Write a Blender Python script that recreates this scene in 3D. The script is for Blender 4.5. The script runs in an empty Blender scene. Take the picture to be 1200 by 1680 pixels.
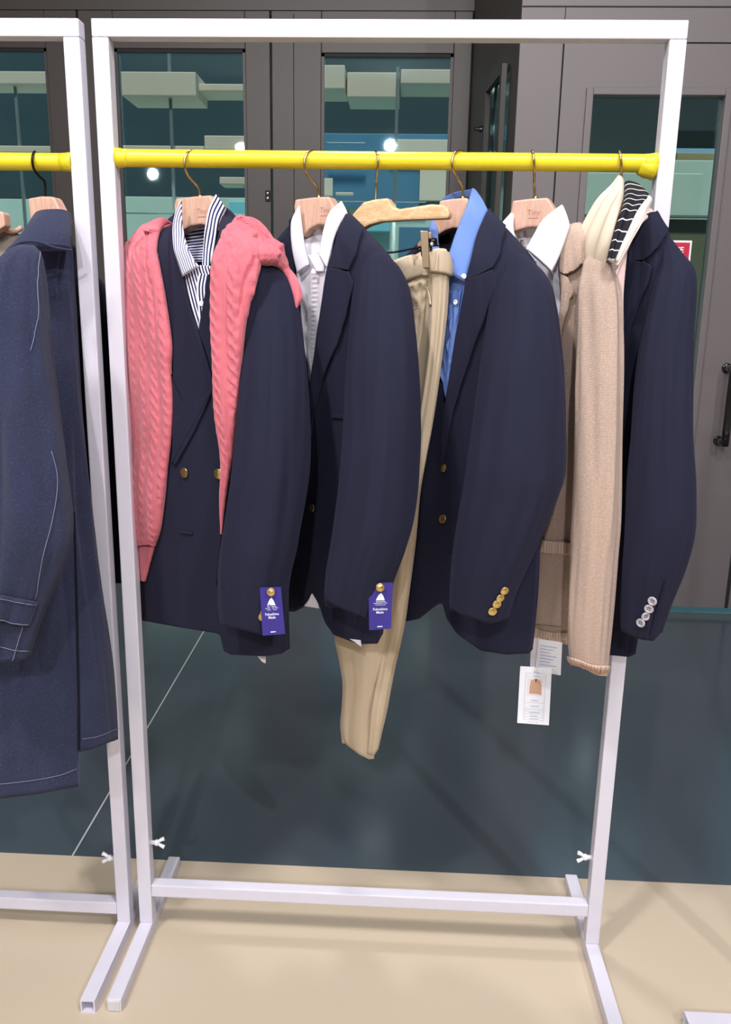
import bpy, bmesh, math, random
from mathutils import Vector, noise
from mathutils.bvhtree import BVHTree

random.seed(7)
scene = bpy.context.scene
COL = scene.collection

# ------------------------------------------------------------------ camera
S = 0.92
FPX = 1347.3
PITCH, YAW, ROLL = (math.radians(a) for a in (13.414, -2.377, 1.016))
CAM = Vector((0.54443, -1.52359, 1.33453)) * S
fw = Vector((math.sin(YAW) * math.cos(PITCH), math.cos(YAW) * math.cos(PITCH), -math.sin(PITCH)))
_r0 = Vector((math.cos(YAW), -math.sin(YAW), 0))
_u0 = _r0.cross(fw)
RT = _r0 * math.cos(ROLL) + _u0 * math.sin(ROLL)
UP = -_r0 * math.sin(ROLL) + _u0 * math.cos(ROLL)
cd = bpy.data.cameras.new('camera')
cd.sensor_fit = 'HORIZONTAL'
cd.sensor_width = 36
cd.lens = FPX / 1200 * 36
cd.clip_end = 100
cam = bpy.data.objects.new('camera', cd)
COL.objects.link(cam)
from mathutils import Matrix
cam.matrix_world = Matrix(((RT.x, UP.x, -fw.x, CAM.x), (RT.y, UP.y, -fw.y, CAM.y), (RT.z, UP.z, -fw.z, CAM.z), (0, 0, 0, 1)))
scene.camera = cam

# ------------------------------------------------------------------ world, lamps, exposure
w = bpy.data.worlds.new('world')
scene.world = w
w.use_nodes = True
bg = w.node_tree.nodes['Background']
bg.inputs['Color'].default_value = (0.26, 0.50, 0.68, 1)
bg.inputs['Strength'].default_value = 0.9

def area_lamp(name, loc, target, size, power, color=(1, 1, 1)):
    d = bpy.data.lights.new(name, 'AREA')
    d.shape = 'DISK'
    d.size = size
    d.energy = power
    d.color = color
    o = bpy.data.objects.new(name, d)
    COL.objects.link(o)
    o.location = loc
    o.rotation_euler = (Vector(target) - Vector(loc)).to_track_quat('-Z', 'Y').to_euler()
    return o

area_lamp('ceiling_spot', (-0.75, -1.75, 3.6), (0.3, 0, 0.8), 0.26, 62, (1.0, 0.955, 0.945))
area_lamp('ceiling_spot', (1.35, -1.5, 3.6), (0.6, 0, 0.8), 0.26, 44, (1.0, 0.955, 0.945))
area_lamp('ceiling_spot', (0.35, 0.62, 3.6), (0.4, 0.0, 0.0), 0.26, 30, (1.0, 0.95, 0.92))
hl = area_lamp('hall_lamp', (0.4, -1.95, 4.15), (0.4, -1.95, 0.0), 1.2, 72, (0.95, 0.95, 1.0))
hl.data.shape = 'RECTANGLE'
hl.data.size, hl.data.size_y = 6.0, 1.1
# track spots mirrored as blobs in the door glass; rightmost one is added fill
for sx, sy, sz, pw in ((0.25, -4.6, 3.49, 85), (-3.04, -4.6, 3.10, 35), (-1.80, -4.6, 3.44, 25), (2.9, -3.9, 4.1, 95)):
    area_lamp('track_or_fill_spot', (sx, sy, sz), (0.45, 0, 1.0), 0.14, pw, (0.97, 0.96, 1.0))
sun = bpy.data.lights.new('daylight', 'SUN')
sun.energy = 3.6
sun.angle = math.radians(6)
sun.color = (1.0, 0.97, 0.9)
so = bpy.data.objects.new('daylight', sun)
COL.objects.link(so)
so.rotation_euler = (math.radians(28), 0, 0)
scene.view_settings.view_transform = 'Standard'
scene.view_settings.look = 'None'
scene.view_settings.exposure = -0.12
scene.view_settings.gamma = 1.0
scene.view_settings.use_curve_mapping = False

# ------------------------------------------------------------------ measuring helpers
def ray(px, py):
    return fw + RT * ((px - 600) / FPX) - UP * ((py - 840) / FPX)

def at(px, py, Y):
    d = ray(px, py)
    return CAM + d * ((Y - CAM.y) / d.y)

def atz(px, py, Z):
    d = ray(px, py)
    return CAM + d * ((Z - CAM.z) / d.z)

def atx(px, py, X):
    d = ray(px, py)
    return CAM + d * ((X - CAM.x) / d.x)

def proj(p):
    d = p - CAM
    z = d.dot(fw)
    return 600 + FPX * d.dot(RT) / z, 840 - FPX * d.dot(UP) / z

def lerp(a, b, t):
    return a + (b - a) * t

def polyval(pts, x):
    if x <= pts[0][0]:
        return pts[0][1]
    for (x0, y0), (x1, y1) in zip(pts, pts[1:]):
        if x <= x1:
            return y0 + (y1 - y0) * (x - x0) / max(1e-9, x1 - x0)
    return pts[-1][1]

def spline(rows, key, n):
    """sample rows (tuples sorted by key column) with Catmull-Rom at n parameters of equal key steps"""
    out = []
    k0, k1 = rows[0][key], rows[-1][key]
    for i in range(n):
        k = k0 + (k1 - k0) * i / (n - 1)
        j = 0
        while j < len(rows) - 2 and rows[j + 1][key] < k:
            j += 1
        a, b = rows[j], rows[j + 1]
        p = rows[j - 1] if j > 0 else a
        q = rows[j + 2] if j + 2 < len(rows) else b
        t = (k - a[key]) / max(1e-9, b[key] - a[key])
        r = []
        for c in range(len(a)):
            h = b[key] - a[key]
            m0 = (b[c] - p[c]) / max(1e-9, b[key] - p[key]) * h
            m1 = (q[c] - a[c]) / max(1e-9, q[key] - a[key]) * h
            t2, t3 = t * t, t * t * t
            r.append((2 * t3 - 3 * t2 + 1) * a[c] + (t3 - 2 * t2 + t) * m0 + (-2 * t3 + 3 * t2) * b[c] + (t3 - t2) * m1)
        r[key] = k
        out.append(tuple(r))
    return out

def resample(poly, n, lin=False):
    """resample a polyline of (x, y[, Y]) by length, smoothed"""
    poly = [tuple(p) + ((None,) if len(p) == 2 else ()) for p in poly]
    L = [0.0]
    for a, b in zip(poly, poly[1:]):
        L.append(L[-1] + math.hypot(b[0] - a[0], b[1] - a[1]))
    has = poly[0][2] is not None
    rows = [(l, p[0], p[1], p[2] if has else 0.0) for l, p in zip(L, poly)]
    if lin:
        res = []
        for i in range(n):
            l_ = L[-1] * i / (n - 1)
            res.append((l_,) + tuple(polyval([(r[0], r[c]) for r in rows], l_) for c in (1, 2, 3)))
    else:
        res = spline(rows, 0, n)
    return [(r[1], r[2], r[3] if has else None) for r in res]

# ------------------------------------------------------------------ object helpers
def link(name, me, parent=None, mat=None):
    o = bpy.data.objects.new(name, me)
    COL.objects.link(o)
    if mat is not None:
        me.materials.append(mat)
    if parent is not None:
        o.parent = parent
    return o

def thing(name, label, cat, group=None):
    o = bpy.data.objects.new(name, None)
    COL.objects.link(o)
    o.empty_display_size = 0.05
    tag(o, label, cat, group)
    return o

def tag(o, label, cat, group=None):
    o['label'] = label
    o['category'] = cat
    if group:
        o['group'] = group
    return o

def structure(o, label=None):
    o['kind'] = 'structure'
    if label:
        o['label'] = label
    return o

def mesh(name, verts, faces, mat=None, parent=None, smooth=True, uvs=None):
    me = bpy.data.meshes.new(name)
    me.from_pydata([tuple(v) for v in verts], [], faces)
    if uvs is not None:
        lay = me.uv_layers.new(name='UVMap')
        for li, l in enumerate(me.loops):
            lay.data[li].uv = uvs[l.vertex_index]
    me.update()
    bm = bmesh.new()
    bm.from_mesh(me)
    bmesh.ops.recalc_face_normals(bm, faces=bm.faces)
    bm.to_mesh(me)
    bm.free()
    if smooth:
        me.polygons.foreach_set('use_smooth', [True] * len(me.polygons))
    return link(name, me, parent, mat)

def add_box(bm, x0, x1, y0, y1, z0, z1):
    vs = [bm.verts.new((x, y, z)) for x in (x0, x1) for y in (y0, y1) for z in (z0, z1)]
    for f in ((0, 1, 3, 2), (4, 6, 7, 5), (0, 4, 5, 1), (2, 3, 7, 6), (0, 2, 6, 4), (1, 5, 7, 3)):
        bm.faces.new([vs[i] for i in f])

def finish(name, bm, mat, parent=None, bevel=0.0, seg=2, smooth=False):
    bmesh.ops.recalc_face_normals(bm, faces=bm.faces)
    if bevel:
        bmesh.ops.bevel(bm, geom=[e for e in bm.edges if e.is_manifold and e.calc_face_angle(0) > 0.5], offset=bevel, segments=seg, profile=0.6, affect='EDGES')
    me = bpy.data.meshes.new(name)
    bm.to_mesh(me)
    bm.free()
    if smooth:
        me.polygons.foreach_set('use_smooth', [True] * len(me.polygons))
    return link(name, me, parent, mat)

def box(name, x0, x1, y0, y1, z0, z1, mat, parent=None, bevel=0.0):
    bm = bmesh.new()
    add_box(bm, min(x0, x1), max(x0, x1), min(y0, y1), max(y0, y1), min(z0, z1), max(z0, z1))
    return finish(name, bm, mat, parent, bevel)

def prism(name, outline, dirv, half, mat, parent=None, bevel=0.002):
    """closed outline of points extruded +-half along dirv"""
    bm = bmesh.new()
    a = [bm.verts.new(p - dirv * half) for p in outline]
    b = [bm.verts.new(p + dirv * half) for p in outline]
    bm.faces.new(a)
    bm.faces.new(b[::-1])
    n = len(a)
    for i in range(n):
        bm.faces.new((a[i], b[i], b[(i + 1) % n], a[(i + 1) % n]))
    return finish(name, bm, mat, parent, bevel, 2)

def tube_geo(path, rad, seg=10, flat=1.0):
    path = [Vector(p) for p in path]
    n = len(path)
    verts, faces = [], []
    t = (path[1] - path[0]).normalized()
    side = t.cross(Vector((0.13, 0.2, 0.95))).normalized()
    for i, p in enumerate(path):
        tt = (path[min(i + 1, n - 1)] - path[max(i - 1, 0)]).normalized()
        side = (side - tt * side.dot(tt)).normalized()
        b = tt.cross(side)
        r = rad(i / (n - 1)) if callable(rad) else rad
        for k in range(seg):
            a = 2 * math.pi * k / seg
            verts.append(p + side * (r * math.cos(a)) + b * (r * math.sin(a) * flat))
    for i in range(n - 1):
        for k in range(seg):
            faces.append((i * seg + k, i * seg + (k + 1) % seg, (i + 1) * seg + (k + 1) % seg, (i + 1) * seg + k))
    faces.append(tuple(range(seg))[::-1])
    faces.append(tuple((n - 1) * seg + k for k in range(seg)))
    return verts, faces

def smooth_path(pts, n):
    pts = [Vector(p) for p in pts]
    L = [0.0]
    for a, b in zip(pts, pts[1:]):
        L.append(L[-1] + (b - a).length)
    return [Vector(r[1:]) for r in spline([(l, p.x, p.y, p.z) for l, p in zip(L, pts)], 0, n)]

def tube(name, path, rad, mat, parent=None, seg=10, n=None):
    if n:
        path = smooth_path(path, n)
    v, f = tube_geo(path, rad, seg)
    return mesh(name, v, f, mat, parent)

def lathe(name, prof, origin, axis, mat, parent=None, seg=20):
    """profile [(r, h)] turned about axis at origin"""
    axis = axis.normalized()
    s = axis.cross(Vector((0.3, 0.1, 0.94))).normalized()
    b = axis.cross(s)
    verts, faces = [], []
    for r, h in prof:
        for k in range(seg):
            a = 2 * math.pi * k / seg
            verts.append(origin + axis * h + s * (r * math.cos(a)) + b * (r * math.sin(a)))
    m = len(prof)
    for i in range(m - 1):
        for k in range(seg):
            faces.append((i * seg + k, i * seg + (k + 1) % seg, (i + 1) * seg + (k + 1) % seg, (i + 1) * seg + k))
    faces.append(tuple(range(seg))[::-1])
    faces.append(tuple((m - 1) * seg + k for k in range(seg)))
    return mesh(name, verts, faces, mat, parent)

# ------------------------------------------------------------------ materials
def new_mat(name):
    m = bpy.data.materials.new(name)
    m.use_nodes = True
    nt = m.node_tree
    return m, nt, nt.nodes['Principled BSDF']

def N(nt, kind, **kw):
    n = nt.nodes.new(kind)
    for k, v in kw.items():
        setattr(n, k, v)
    return n

def srgb(r, g, b):
    f = lambda c: (c / 255 / 12.92) if c / 255 <= 0.04045 else ((c / 255 + 0.055) / 1.055) ** 2.4
    return (f(r), f(g), f(b), 1)

def mul(c, k):
    return (c[0] * k, c[1] * k, c[2] * k, 1)

def plain(name, col, rough=0.5, metal=0.0, var=0.06, scale=8.0, bump=0.0, coat=0.0, spec=0.5):
    m, nt, p = new_mat(name)
    tc = N(nt, 'ShaderNodeTexCoord')
    nz = N(nt, 'ShaderNodeTexNoise')
    nz.inputs['Scale'].default_value = scale
    nz.inputs['Detail'].default_value = 4
    nt.links.new(tc.outputs['Object'], nz.inputs['Vector'])
    mx = N(nt, 'ShaderNodeMix', data_type='RGBA')
    mx.inputs['A'].default_value = mul(col, 1 - var)
    mx.inputs['B'].default_value = mul(col, 1 + var)
    nt.links.new(nz.outputs['Fac'], mx.inputs['Factor'])
    nt.links.new(mx.outputs['Result'], p.inputs['Base Color'])
    p.inputs['Roughness'].default_value = rough
    p.inputs['Metallic'].default_value = metal
    p.inputs['Coat Weight'].default_value = coat
    p.inputs['Specular IOR Level'].default_value = spec
    if bump:
        b = N(nt, 'ShaderNodeBump')
        b.inputs['Strength'].default_value = bump
        b.inputs['Distance'].default_value = 0.002
        nt.links.new(nz.outputs['Fac'], b.inputs['Height'])
        nt.links.new(b.outputs['Normal'], p.inputs['Normal'])
    return m

def cloth(name, col, weave=1400.0, bump=0.25, sheen=0.25, var=0.12, twill=False, fleck=0.0, flcol=(1, 1, 1, 1), rough=0.85, nscale=9.0, dist=0.0006, sheen_tint=None):
    """woven or knitted cloth on the garment's UVs (metres)"""
    m, nt, p = new_mat(name)
    uv = N(nt, 'ShaderNodeUVMap', uv_map='UVMap')
    mp = N(nt, 'ShaderNodeMapping')
    mp.inputs['Scale'].default_value = (weave, weave, weave)
    if twill:
        mp.inputs['Rotation'].default_value = (0, 0, 0.9)
    nt.links.new(uv.outputs['UV'], mp.inputs['Vector'])
    w1 = N(nt, 'ShaderNodeTexWave', bands_direction='X')
    w2 = N(nt, 'ShaderNodeTexWave', bands_direction='Y')
    for wv in (w1, w2):
        wv.inputs['Scale'].default_value = 0.3
        wv.inputs['Distortion'].default_value = 1.5
        nt.links.new(mp.outputs['Vector'], wv.inputs['Vector'])
    ad = N(nt, 'ShaderNodeMath', operation='ADD')
    nt.links.new(w1.outputs['Fac'], ad.inputs[0])
    nt.links.new(w2.outputs['Fac'], ad.inputs[1])
    b = N(nt, 'ShaderNodeBump')
    b.inputs['Strength'].default_value = bump
    b.inputs['Distance'].default_value = dist
    nt.links.new(ad.outputs[0], b.inputs['Height'])
    nt.links.new(b.outputs['Normal'], p.inputs['Normal'])
    nz = N(nt, 'ShaderNodeTexNoise')
    nz.inputs['Scale'].default_value = nscale
    nz.inputs['Detail'].default_value = 6
    nt.links.new(uv.outputs['UV'], nz.inputs['Vector'])
    mx = N(nt, 'ShaderNodeMix', data_type='RGBA')
    mx.inputs['A'].default_value = mul(col, 1 - var)
    mx.inputs['B'].default_value = mul(col, 1 + var)
    nt.links.new(nz.outputs['Fac'], mx.inputs['Factor'])
    out = mx.outputs['Result']
    if fleck:
        n2 = N(nt, 'ShaderNodeTexNoise')
        n2.inputs['Scale'].default_value = weave * 0.35
        n2.inputs['Detail'].default_value = 2
        nt.links.new(uv.outputs['UV'], n2.inputs['Vector'])
        rp = N(nt, 'ShaderNodeMapRange')
        rp.inputs['From Min'].default_value = 0.56
        rp.inputs['From Max'].default_value = 0.74
        rp.inputs['To Max'].default_value = fleck
        nt.links.new(n2.outputs['Fac'], rp.inputs['Value'])
        m2 = N(nt, 'ShaderNodeMix', data_type='RGBA')
        nt.links.new(rp.outputs['Result'], m2.inputs['Factor'])
        nt.links.new(out, m2.inputs['A'])
        m2.inputs['B'].default_value = flcol
        out = m2.outputs['Result']
    nt.links.new(out, p.inputs['Base Color'])
    p.inputs['Roughness'].default_value = rough
    p.inputs['Sheen Weight'].default_value = sheen
    p.inputs['Sheen Roughness'].default_value = 0.5
    if sheen_tint:
        p.inputs['Sheen Tint'].default_value = sheen_tint
    p.inputs['Specular IOR Level'].default_value = 0.2
    return m

def striped(name, base, line, pitch, duty, axis='X', wob=0.0):
    m, nt, p = new_mat(name)
    uv = N(nt, 'ShaderNodeUVMap', uv_map='UVMap')
    sx = N(nt, 'ShaderNodeSeparateXYZ')
    nt.links.new(uv.outputs['UV'], sx.inputs[0])
    src = sx.outputs[axis]
    if wob:
        nz = N(nt, 'ShaderNodeTexNoise')
        nz.inputs['Scale'].default_value = 14
        nt.links.new(uv.outputs['UV'], nz.inputs['Vector'])
        a = N(nt, 'ShaderNodeMath', operation='MULTIPLY_ADD')
        nt.links.new(nz.outputs['Fac'], a.inputs[0])
        a.inputs[1].default_value = wob
        nt.links.new(src, a.inputs[2])
        src = a.outputs[0]
    d = N(nt, 'ShaderNodeMath', operation='DIVIDE')
    nt.links.new(src, d.inputs[0])
    d.inputs[1].default_value = pitch
    fr = N(nt, 'ShaderNodeMath', operation='FRACT')
    nt.links.new(d.outputs[0], fr.inputs[0])
    lt = N(nt, 'ShaderNodeMath', operation='LESS_THAN')
    nt.links.new(fr.outputs[0], lt.inputs[0])
    lt.inputs[1].default_value = duty
    mx = N(nt, 'ShaderNodeMix', data_type='RGBA')
    mx.inputs['A'].default_value = base
    mx.inputs['B'].default_value = line
    nt.links.new(lt.outputs[0], mx.inputs['Factor'])
    nt.links.new(mx.outputs['Result'], p.inputs['Base Color'])
    p.inputs['Roughness'].default_value = 0.8
    p.inputs['Specular IOR Level'].default_value = 0.25
    return m

def wood(name, c1, c2, scale=14, axis=(1, 0, 0)):
    m, nt, p = new_mat(name)
    tc = N(nt, 'ShaderNodeTexCoord')
    mp = N(nt, 'ShaderNodeMapping')
    mp.inputs['Scale'].default_value = tuple(1.0 if a else 9.0 for a in axis)
    nt.links.new(tc.outputs['Object'], mp.inputs['Vector'])
    nz = N(nt, 'ShaderNodeTexNoise')
    nz.inputs['Scale'].default_value = scale
    nz.inputs['Detail'].default_value = 5
    nz.inputs['Distortion'].default_value = 0.8
    nt.links.new(mp.outputs['Vector'], nz.inputs['Vector'])
    cr = N(nt, 'ShaderNodeValToRGB')
    cr.color_ramp.elements[0].position = 0.35
    cr.color_ramp.elements[1].position = 0.65
    cr.color_ramp.elements[0].color = c1
    cr.color_ramp.elements[1].color = c2
    nt.links.new(nz.outputs['Fac'], cr.inputs['Fac'])
    nt.links.new(cr.outputs['Color'], p.inputs['Base Color'])
    p.inputs['Roughness'].default_value = 0.45
    return m

def glass(name, tint, refl=0.10):
    m, nt, p = new_mat(name)
    nt.nodes.remove(p)
    tr = N(nt, 'ShaderNodeBsdfTransparent')
    tr.inputs['Color'].default_value = tint
    gl = N(nt, 'ShaderNodeBsdfGlossy')
    gl.inputs['Roughness'].default_value = 0.015
    gl.inputs['Color'].default_value = (0.75, 0.95, 0.95, 1)
    lw = N(nt, 'ShaderNodeLayerWeight')
    lw.inputs['Blend'].default_value = 0.25
    ad = N(nt, 'ShaderNodeMath', operation='MULTIPLY_ADD')
    nt.links.new(lw.outputs['Fresnel'], ad.inputs[0])
    ad.inputs[1].default_value = 0.6
    ad.inputs[2].default_value = refl * 0.5
    mx = N(nt, 'ShaderNodeMixShader')
    nt.links.new(ad.outputs[0], mx.inputs['Fac'])
    nt.links.new(tr.outputs[0], mx.inputs[1])
    nt.links.new(gl.outputs[0], mx.inputs[2])
    nt.links.new(mx.outputs[0], nt.nodes['Material Output'].inputs['Surface'])
    return m

M = {}
M['white'] = plain('white_paint', srgb(212, 209, 221), 0.38, var=0.03, scale=30, bump=0.08)
M['plug'] = plain('grey_plug', srgb(205, 203, 205), 0.5, var=0.12, scale=60)
M['yellow'] = plain('yellow_film', srgb(226, 207, 38), 0.3, var=0.04, scale=20, bump=0.05)
M['bolt'] = plain('white_bolt', srgb(232, 232, 238), 0.35)
M['navy'] = cloth('navy_wool', (0.0125, 0.0135, 0.0310, 1), weave=1500, twill=True, sheen=0.06, sheen_tint=(0.45, 0.45, 0.85, 1))
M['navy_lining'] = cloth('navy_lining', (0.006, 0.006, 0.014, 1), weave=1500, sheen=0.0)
M['dark_navy'] = cloth('dark_navy_wool', (0.008, 0.009, 0.018, 1), weave=1500, sheen=0.05)
M['denim'] = cloth('denim', (0.026, 0.032, 0.072, 1), weave=900, twill=True, bump=0.6, sheen=0.1, var=0.25, fleck=0.30, flcol=(0.12, 0.14, 0.23, 1), nscale=14)
M['stitch'] = plain('pale_stitch', srgb(112, 114, 142), 0.8)
M['brown_wool'] = cloth('brown_wool', srgb(120, 112, 104), weave=900, sheen=0.2)
M['tan_leather'] = plain('tan_collar', srgb(190, 150, 135), 0.6)
M['pink'] = cloth('pink_knit', srgb(206, 108, 120), weave=700, bump=0.35, sheen=0.35, var=0.10, nscale=30, dist=0.001, sheen_tint=(1, 0.75, 0.78, 1))
M['white_shirt'] = cloth('white_cotton', srgb(222, 220, 230), weave=2500, bump=0.15, sheen=0.0, var=0.03)
M['blue_shirt'] = cloth('blue_chambray', srgb(104, 134, 200), weave=1800, bump=0.3, sheen=0.05, var=0.10, fleck=0.25, flcol=srgb(150, 175, 225))
M['pink_shirt'] = cloth('blush_cotton', srgb(215, 190, 185), weave=2000, bump=0.2, sheen=0.0)
M['stripe_len'] = striped('navy_white_stripe', srgb(34, 36, 82), srgb(238, 236, 244), 0.0068, 0.50, 'X')
M['stripe_fine'] = striped('fine_navy_white_stripe', srgb(90, 88, 128), srgb(236, 234, 244), 0.0042, 0.55, 'X')
M['stripe_across'] = striped('cross_navy_white_stripe', srgb(26, 28, 66), srgb(205, 208, 232), 0.0064, 0.48, 'Y')
M['khaki'] = cloth('khaki_chino', srgb(198, 180, 154), weave=1700, twill=True, bump=0.25, sheen=0.08, var=0.08)
M['beige_knit'] = cloth('beige_knit', srgb(206, 178, 160), weave=900, bump=0.7, sheen=0.3, var=0.22, fleck=0.5, flcol=srgb(240, 218, 198), nscale=220, dist=0.0012)
M['beige_rib'] = striped('beige_rib', srgb(186, 148, 120), srgb(222, 190, 164), 0.0046, 0.55, 'X')
M['cream'] = cloth('cream_silk', srgb(206, 192, 172), weave=2200, bump=0.1, sheen=0.2, var=0.06, rough=0.55)
M['pale_silk'] = cloth('pale_silk', srgb(226, 214, 204), weave=2200, bump=0.1, sheen=0.2, rough=0.55)
M['scarf_stripe'] = striped('black_white_silk', srgb(24, 23, 32), srgb(236, 232, 228), 0.0170, 0.11, 'Y', 0.02)
M['wood'] = wood('hanger_wood', srgb(198, 156, 136), srgb(212, 174, 152), 20, (0, 0, 1))
M['wood_light'] = wood('pale_hanger_wood', srgb(206, 164, 116), srgb(226, 192, 150), 22, (1, 0, 0))
M['engrave'] = plain('engraved_mark', srgb(168, 118, 106), 0.7)
M['brass'] = plain('brass_wire', srgb(196, 170, 118), 0.25, metal=1.0, var=0.1)
M['dark_wire'] = plain('dark_wire', srgb(50, 44, 44), 0.3, metal=1.0)
M['clip'] = plain('bronze_clip', srgb(138, 118, 96), 0.35, metal=0.8)
M['gold'] = plain('gold_button', srgb(226, 196, 128), 0.28, metal=1.0, var=0.15, scale=400, bump=0.4)
M['silver_button'] = plain('grey_shell_button', srgb(176, 172, 180), 0.25, var=0.25, scale=250)
M['hole'] = plain('button_hole', srgb(28, 26, 32), 0.6)
M['shirt_button'] = plain('pearl_button', srgb(240, 238, 245), 0.25)
M['tag_blue'] = plain('indigo_card', srgb(52, 44, 130), 0.35, var=0.08, coat=0.2)
M['tag_white'] = plain('white_card', srgb(236, 238, 246), 0.45, var=0.02)
M['ink_white'] = plain('white_ink', srgb(236, 234, 248), 0.5)
M['ink_grey'] = plain('grey_ink', srgb(178, 182, 200), 0.6)
M['ink_tan'] = plain('tan_ink', srgb(196, 156, 132), 0.6)
M['ink_pale'] = plain('pale_ink', srgb(232, 222, 226), 0.6)
M['clear'] = plain('clear_tie', srgb(225, 226, 232), 0.2)
M['red_sign'] = plain('red_sign', srgb(196, 30, 60), 0.4)
M['sign_white'] = plain('white_sign_edge', srgb(236, 240, 240), 0.4)
M['brown_metal'] = plain('dark_brown_metal', srgb(64, 58, 54), 0.45, var=0.05, scale=3)
M['grey_metal'] = plain('warm_grey_metal', srgb(106, 99, 100), 0.5, var=0.04, scale=3)
M['gap'] = plain('dark_gap', srgb(22, 20, 20), 0.7)
M['black_gloss'] = plain('black_gloss', srgb(22, 20, 22), 0.15, coat=0.6)
M['chrome'] = plain('steel_rail', srgb(210, 220, 220), 0.25, metal=0.7)
M['glass'] = glass('teal_glass', (0.80, 0.87, 0.86, 1))
M['ceiling'] = plain('ceiling_grey', srgb(120, 118, 120), 0.8)
M['hall_wall'] = plain('hall_wall', srgb(176, 172, 170), 0.8)
M['soffit'] = plain('teal_soffit', srgb(44, 70, 76), 0.7, var=0.3, scale=0.9)
M['band'] = plain('pale_band', srgb(232, 216, 196), 0.6, var=0.12, scale=1.5)
M['aqua'] = plain('aqua_panel', srgb(206, 228, 214), 0.5, var=0.15, scale=2.0)
M['blue_panel'] = plain('blue_panel', srgb(82, 136, 170), 0.5, var=0.12, scale=1.5)
M['tan_block'] = plain('tan_block', srgb(176, 166, 120), 0.7, var=0.15, scale=2)
M['olive'] = plain('olive_wall', srgb(112, 116, 92), 0.7, var=0.15, scale=2)
M['cyan'] = plain('cyan_panel', srgb(140, 220, 235), 0.5)
M['dark_block'] = plain('dark_block', srgb(46, 62, 66), 0.7, var=0.2, scale=2)
M['outdoor'] = plain('outdoor_paving', srgb(150, 190, 190), 0.6, var=0.15, scale=1.2)

def floor_mat(name, col, rough, var, scale, coat=0.0, spec=0.5):
    m = plain(name, col, rough, var=var, scale=scale, spec=spec, coat=coat)
    return m
M['beige_floor'] = floor_mat('beige_floor', srgb(196, 181, 159), 0.34, 0.05, 2.2)
M['dark_floor'] = floor_mat('dark_floor', srgb(70, 80, 88), 0.15, 0.12, 1.6)
M['joint'] = plain('floor_joint', srgb(190, 196, 196), 0.5)

# ------------------------------------------------------------------ setting: floors, walls, doors
YG, YB = 1.996, 3.0           # grey wall plane, brown wall plane
edge_y = 0.232
bm = bmesh.new()
add_box(bm, -6, 6, edge_y, YG + 0.03, -0.06, 0.0)
add_box(bm, -6, 0.905, YG + 0.03, YB + 0.05, -0.06, 0.0)
o = finish('floor', bm, M['dark_floor'])
structure(o, 'glossy dark slate floor behind the racks')
o = box('floor', -6, 6, -7, edge_y, -0.06, 0.0005, M['beige_floor'])
structure(o, 'smooth beige floor under the racks')
o = mesh('floor_joint', [(-0.285 + 0.002, 3.0, 0.0008), (-0.285 - 0.002, 3.0, 0.0008), (-0.2345, edge_y, 0.0008), (-0.2305, edge_y, 0.0008)], [(0, 1, 2, 3)], M['joint'], smooth=False)
o.parent = bpy.data.objects['floor']
bm = bmesh.new()
add_box(bm, -6, 6.1, -7, YG + 0.14, 4.2, 4.3)
add_box(bm, -6, 0.92, YG + 0.14, YB + 0.12, 4.2, 4.3)
structure(finish('ceiling', bm, M['ceiling']))
structure(box('wall_left', -6.1, -6, -7, 3.1, 0, 4.2, M['hall_wall']))
structure(box('wall_right', 6, 6.1, -7, 2.1, 0, 4.2, M['hall_wall']))
structure(box('wall_front', -6, 6, -7.1, -7, 0, 4.2, M['hall_wall']))

# brown wall with tall glazed doors
def frame_wall(name, x0, x1, y0, y1, z1, openings, mat, label):
    """solid wall around rectangular openings (xa, xb, za, zb) sorted by x"""
    bm = bmesh.new()
    x = x0
    for xa, xb, za, zb in openings:
        add_box(bm, x, xa, y0, y1, 0, z1)
        if za > 0:
            add_box(bm, xa, xb, y0, y1, 0, za)
        add_box(bm, xa, xb, y0, y1, zb, z1)
        x = xb
    add_box(bm, x, x1, y0, y1, 0, z1)
    return structure(finish(name, bm, mat), label)

LEAF_TOP = 2.66
xs = [-3.1, -2.118, -1.136, -0.184, 0.797]
frame_wall('wall_back', -6, 0.81, YB, YB + 0.12, 4.2, [(-2.118, 0.797, 0.0, LEAF_TOP)], M['brown_metal'], 'dark brown wall around the tall glazed doors')
glass_x = [(-2.0, -1.30), (-0.960, -0.310), (0.064, 0.707)]
for i in range(3):
    xa, xb = xs[i + 1] + 0.004, xs[i + 2] - 0.004
    ga, gb = glass_x[i]
    zt = 2.486 if i < 2 else 2.470
    zb = 0.42
    bm = bmesh.new()
    add_box(bm, xa, ga, YB - 0.01, YB + 0.05, 0.01, LEAF_TOP - 0.005)
    add_box(bm, gb, xb, YB - 0.01, YB + 0.05, 0.01, LEAF_TOP - 0.005)
    add_box(bm, ga, gb, YB - 0.01, YB + 0.05, zt, LEAF_TOP - 0.005)
    add_box(bm, ga, gb, YB - 0.01, YB + 0.05, 0.01, zb)
    d = structure(finish('door_%d' % (i + 1), bm, M['brown_metal'], None, 0.003, 1), 'dark brown glazed door leaf')
    box('glass_pane', ga - 0.005, gb + 0.005, YB + 0.015, YB + 0.023, zb - 0.005, zt + 0.005, M['glass'], d)
    for sx0, sx1, sz0, sz1 in ((ga, ga + 0.014, zb, zt), (gb - 0.014, gb, zb, zt), (ga, gb, zt - 0.014, zt), (ga, gb, zb, zb + 0.014)):
        box('glazing_bead', sx0, sx1, YB - 0.004, YB + 0.014, sz0, sz1, M['gap'] if sz1 - sz0 < 0.1 else M['brown_metal'], d)
    if i == 2:
        box('cover_strip', -0.184 + 0.11, -0.184 + 0.114, YB - 0.0115, YB - 0.009, 0.02, LEAF_TOP - 0.02, M['gap'], d)
p = at(440.5, 322, YB)
lk = bpy.data.objects['door_2']
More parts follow.
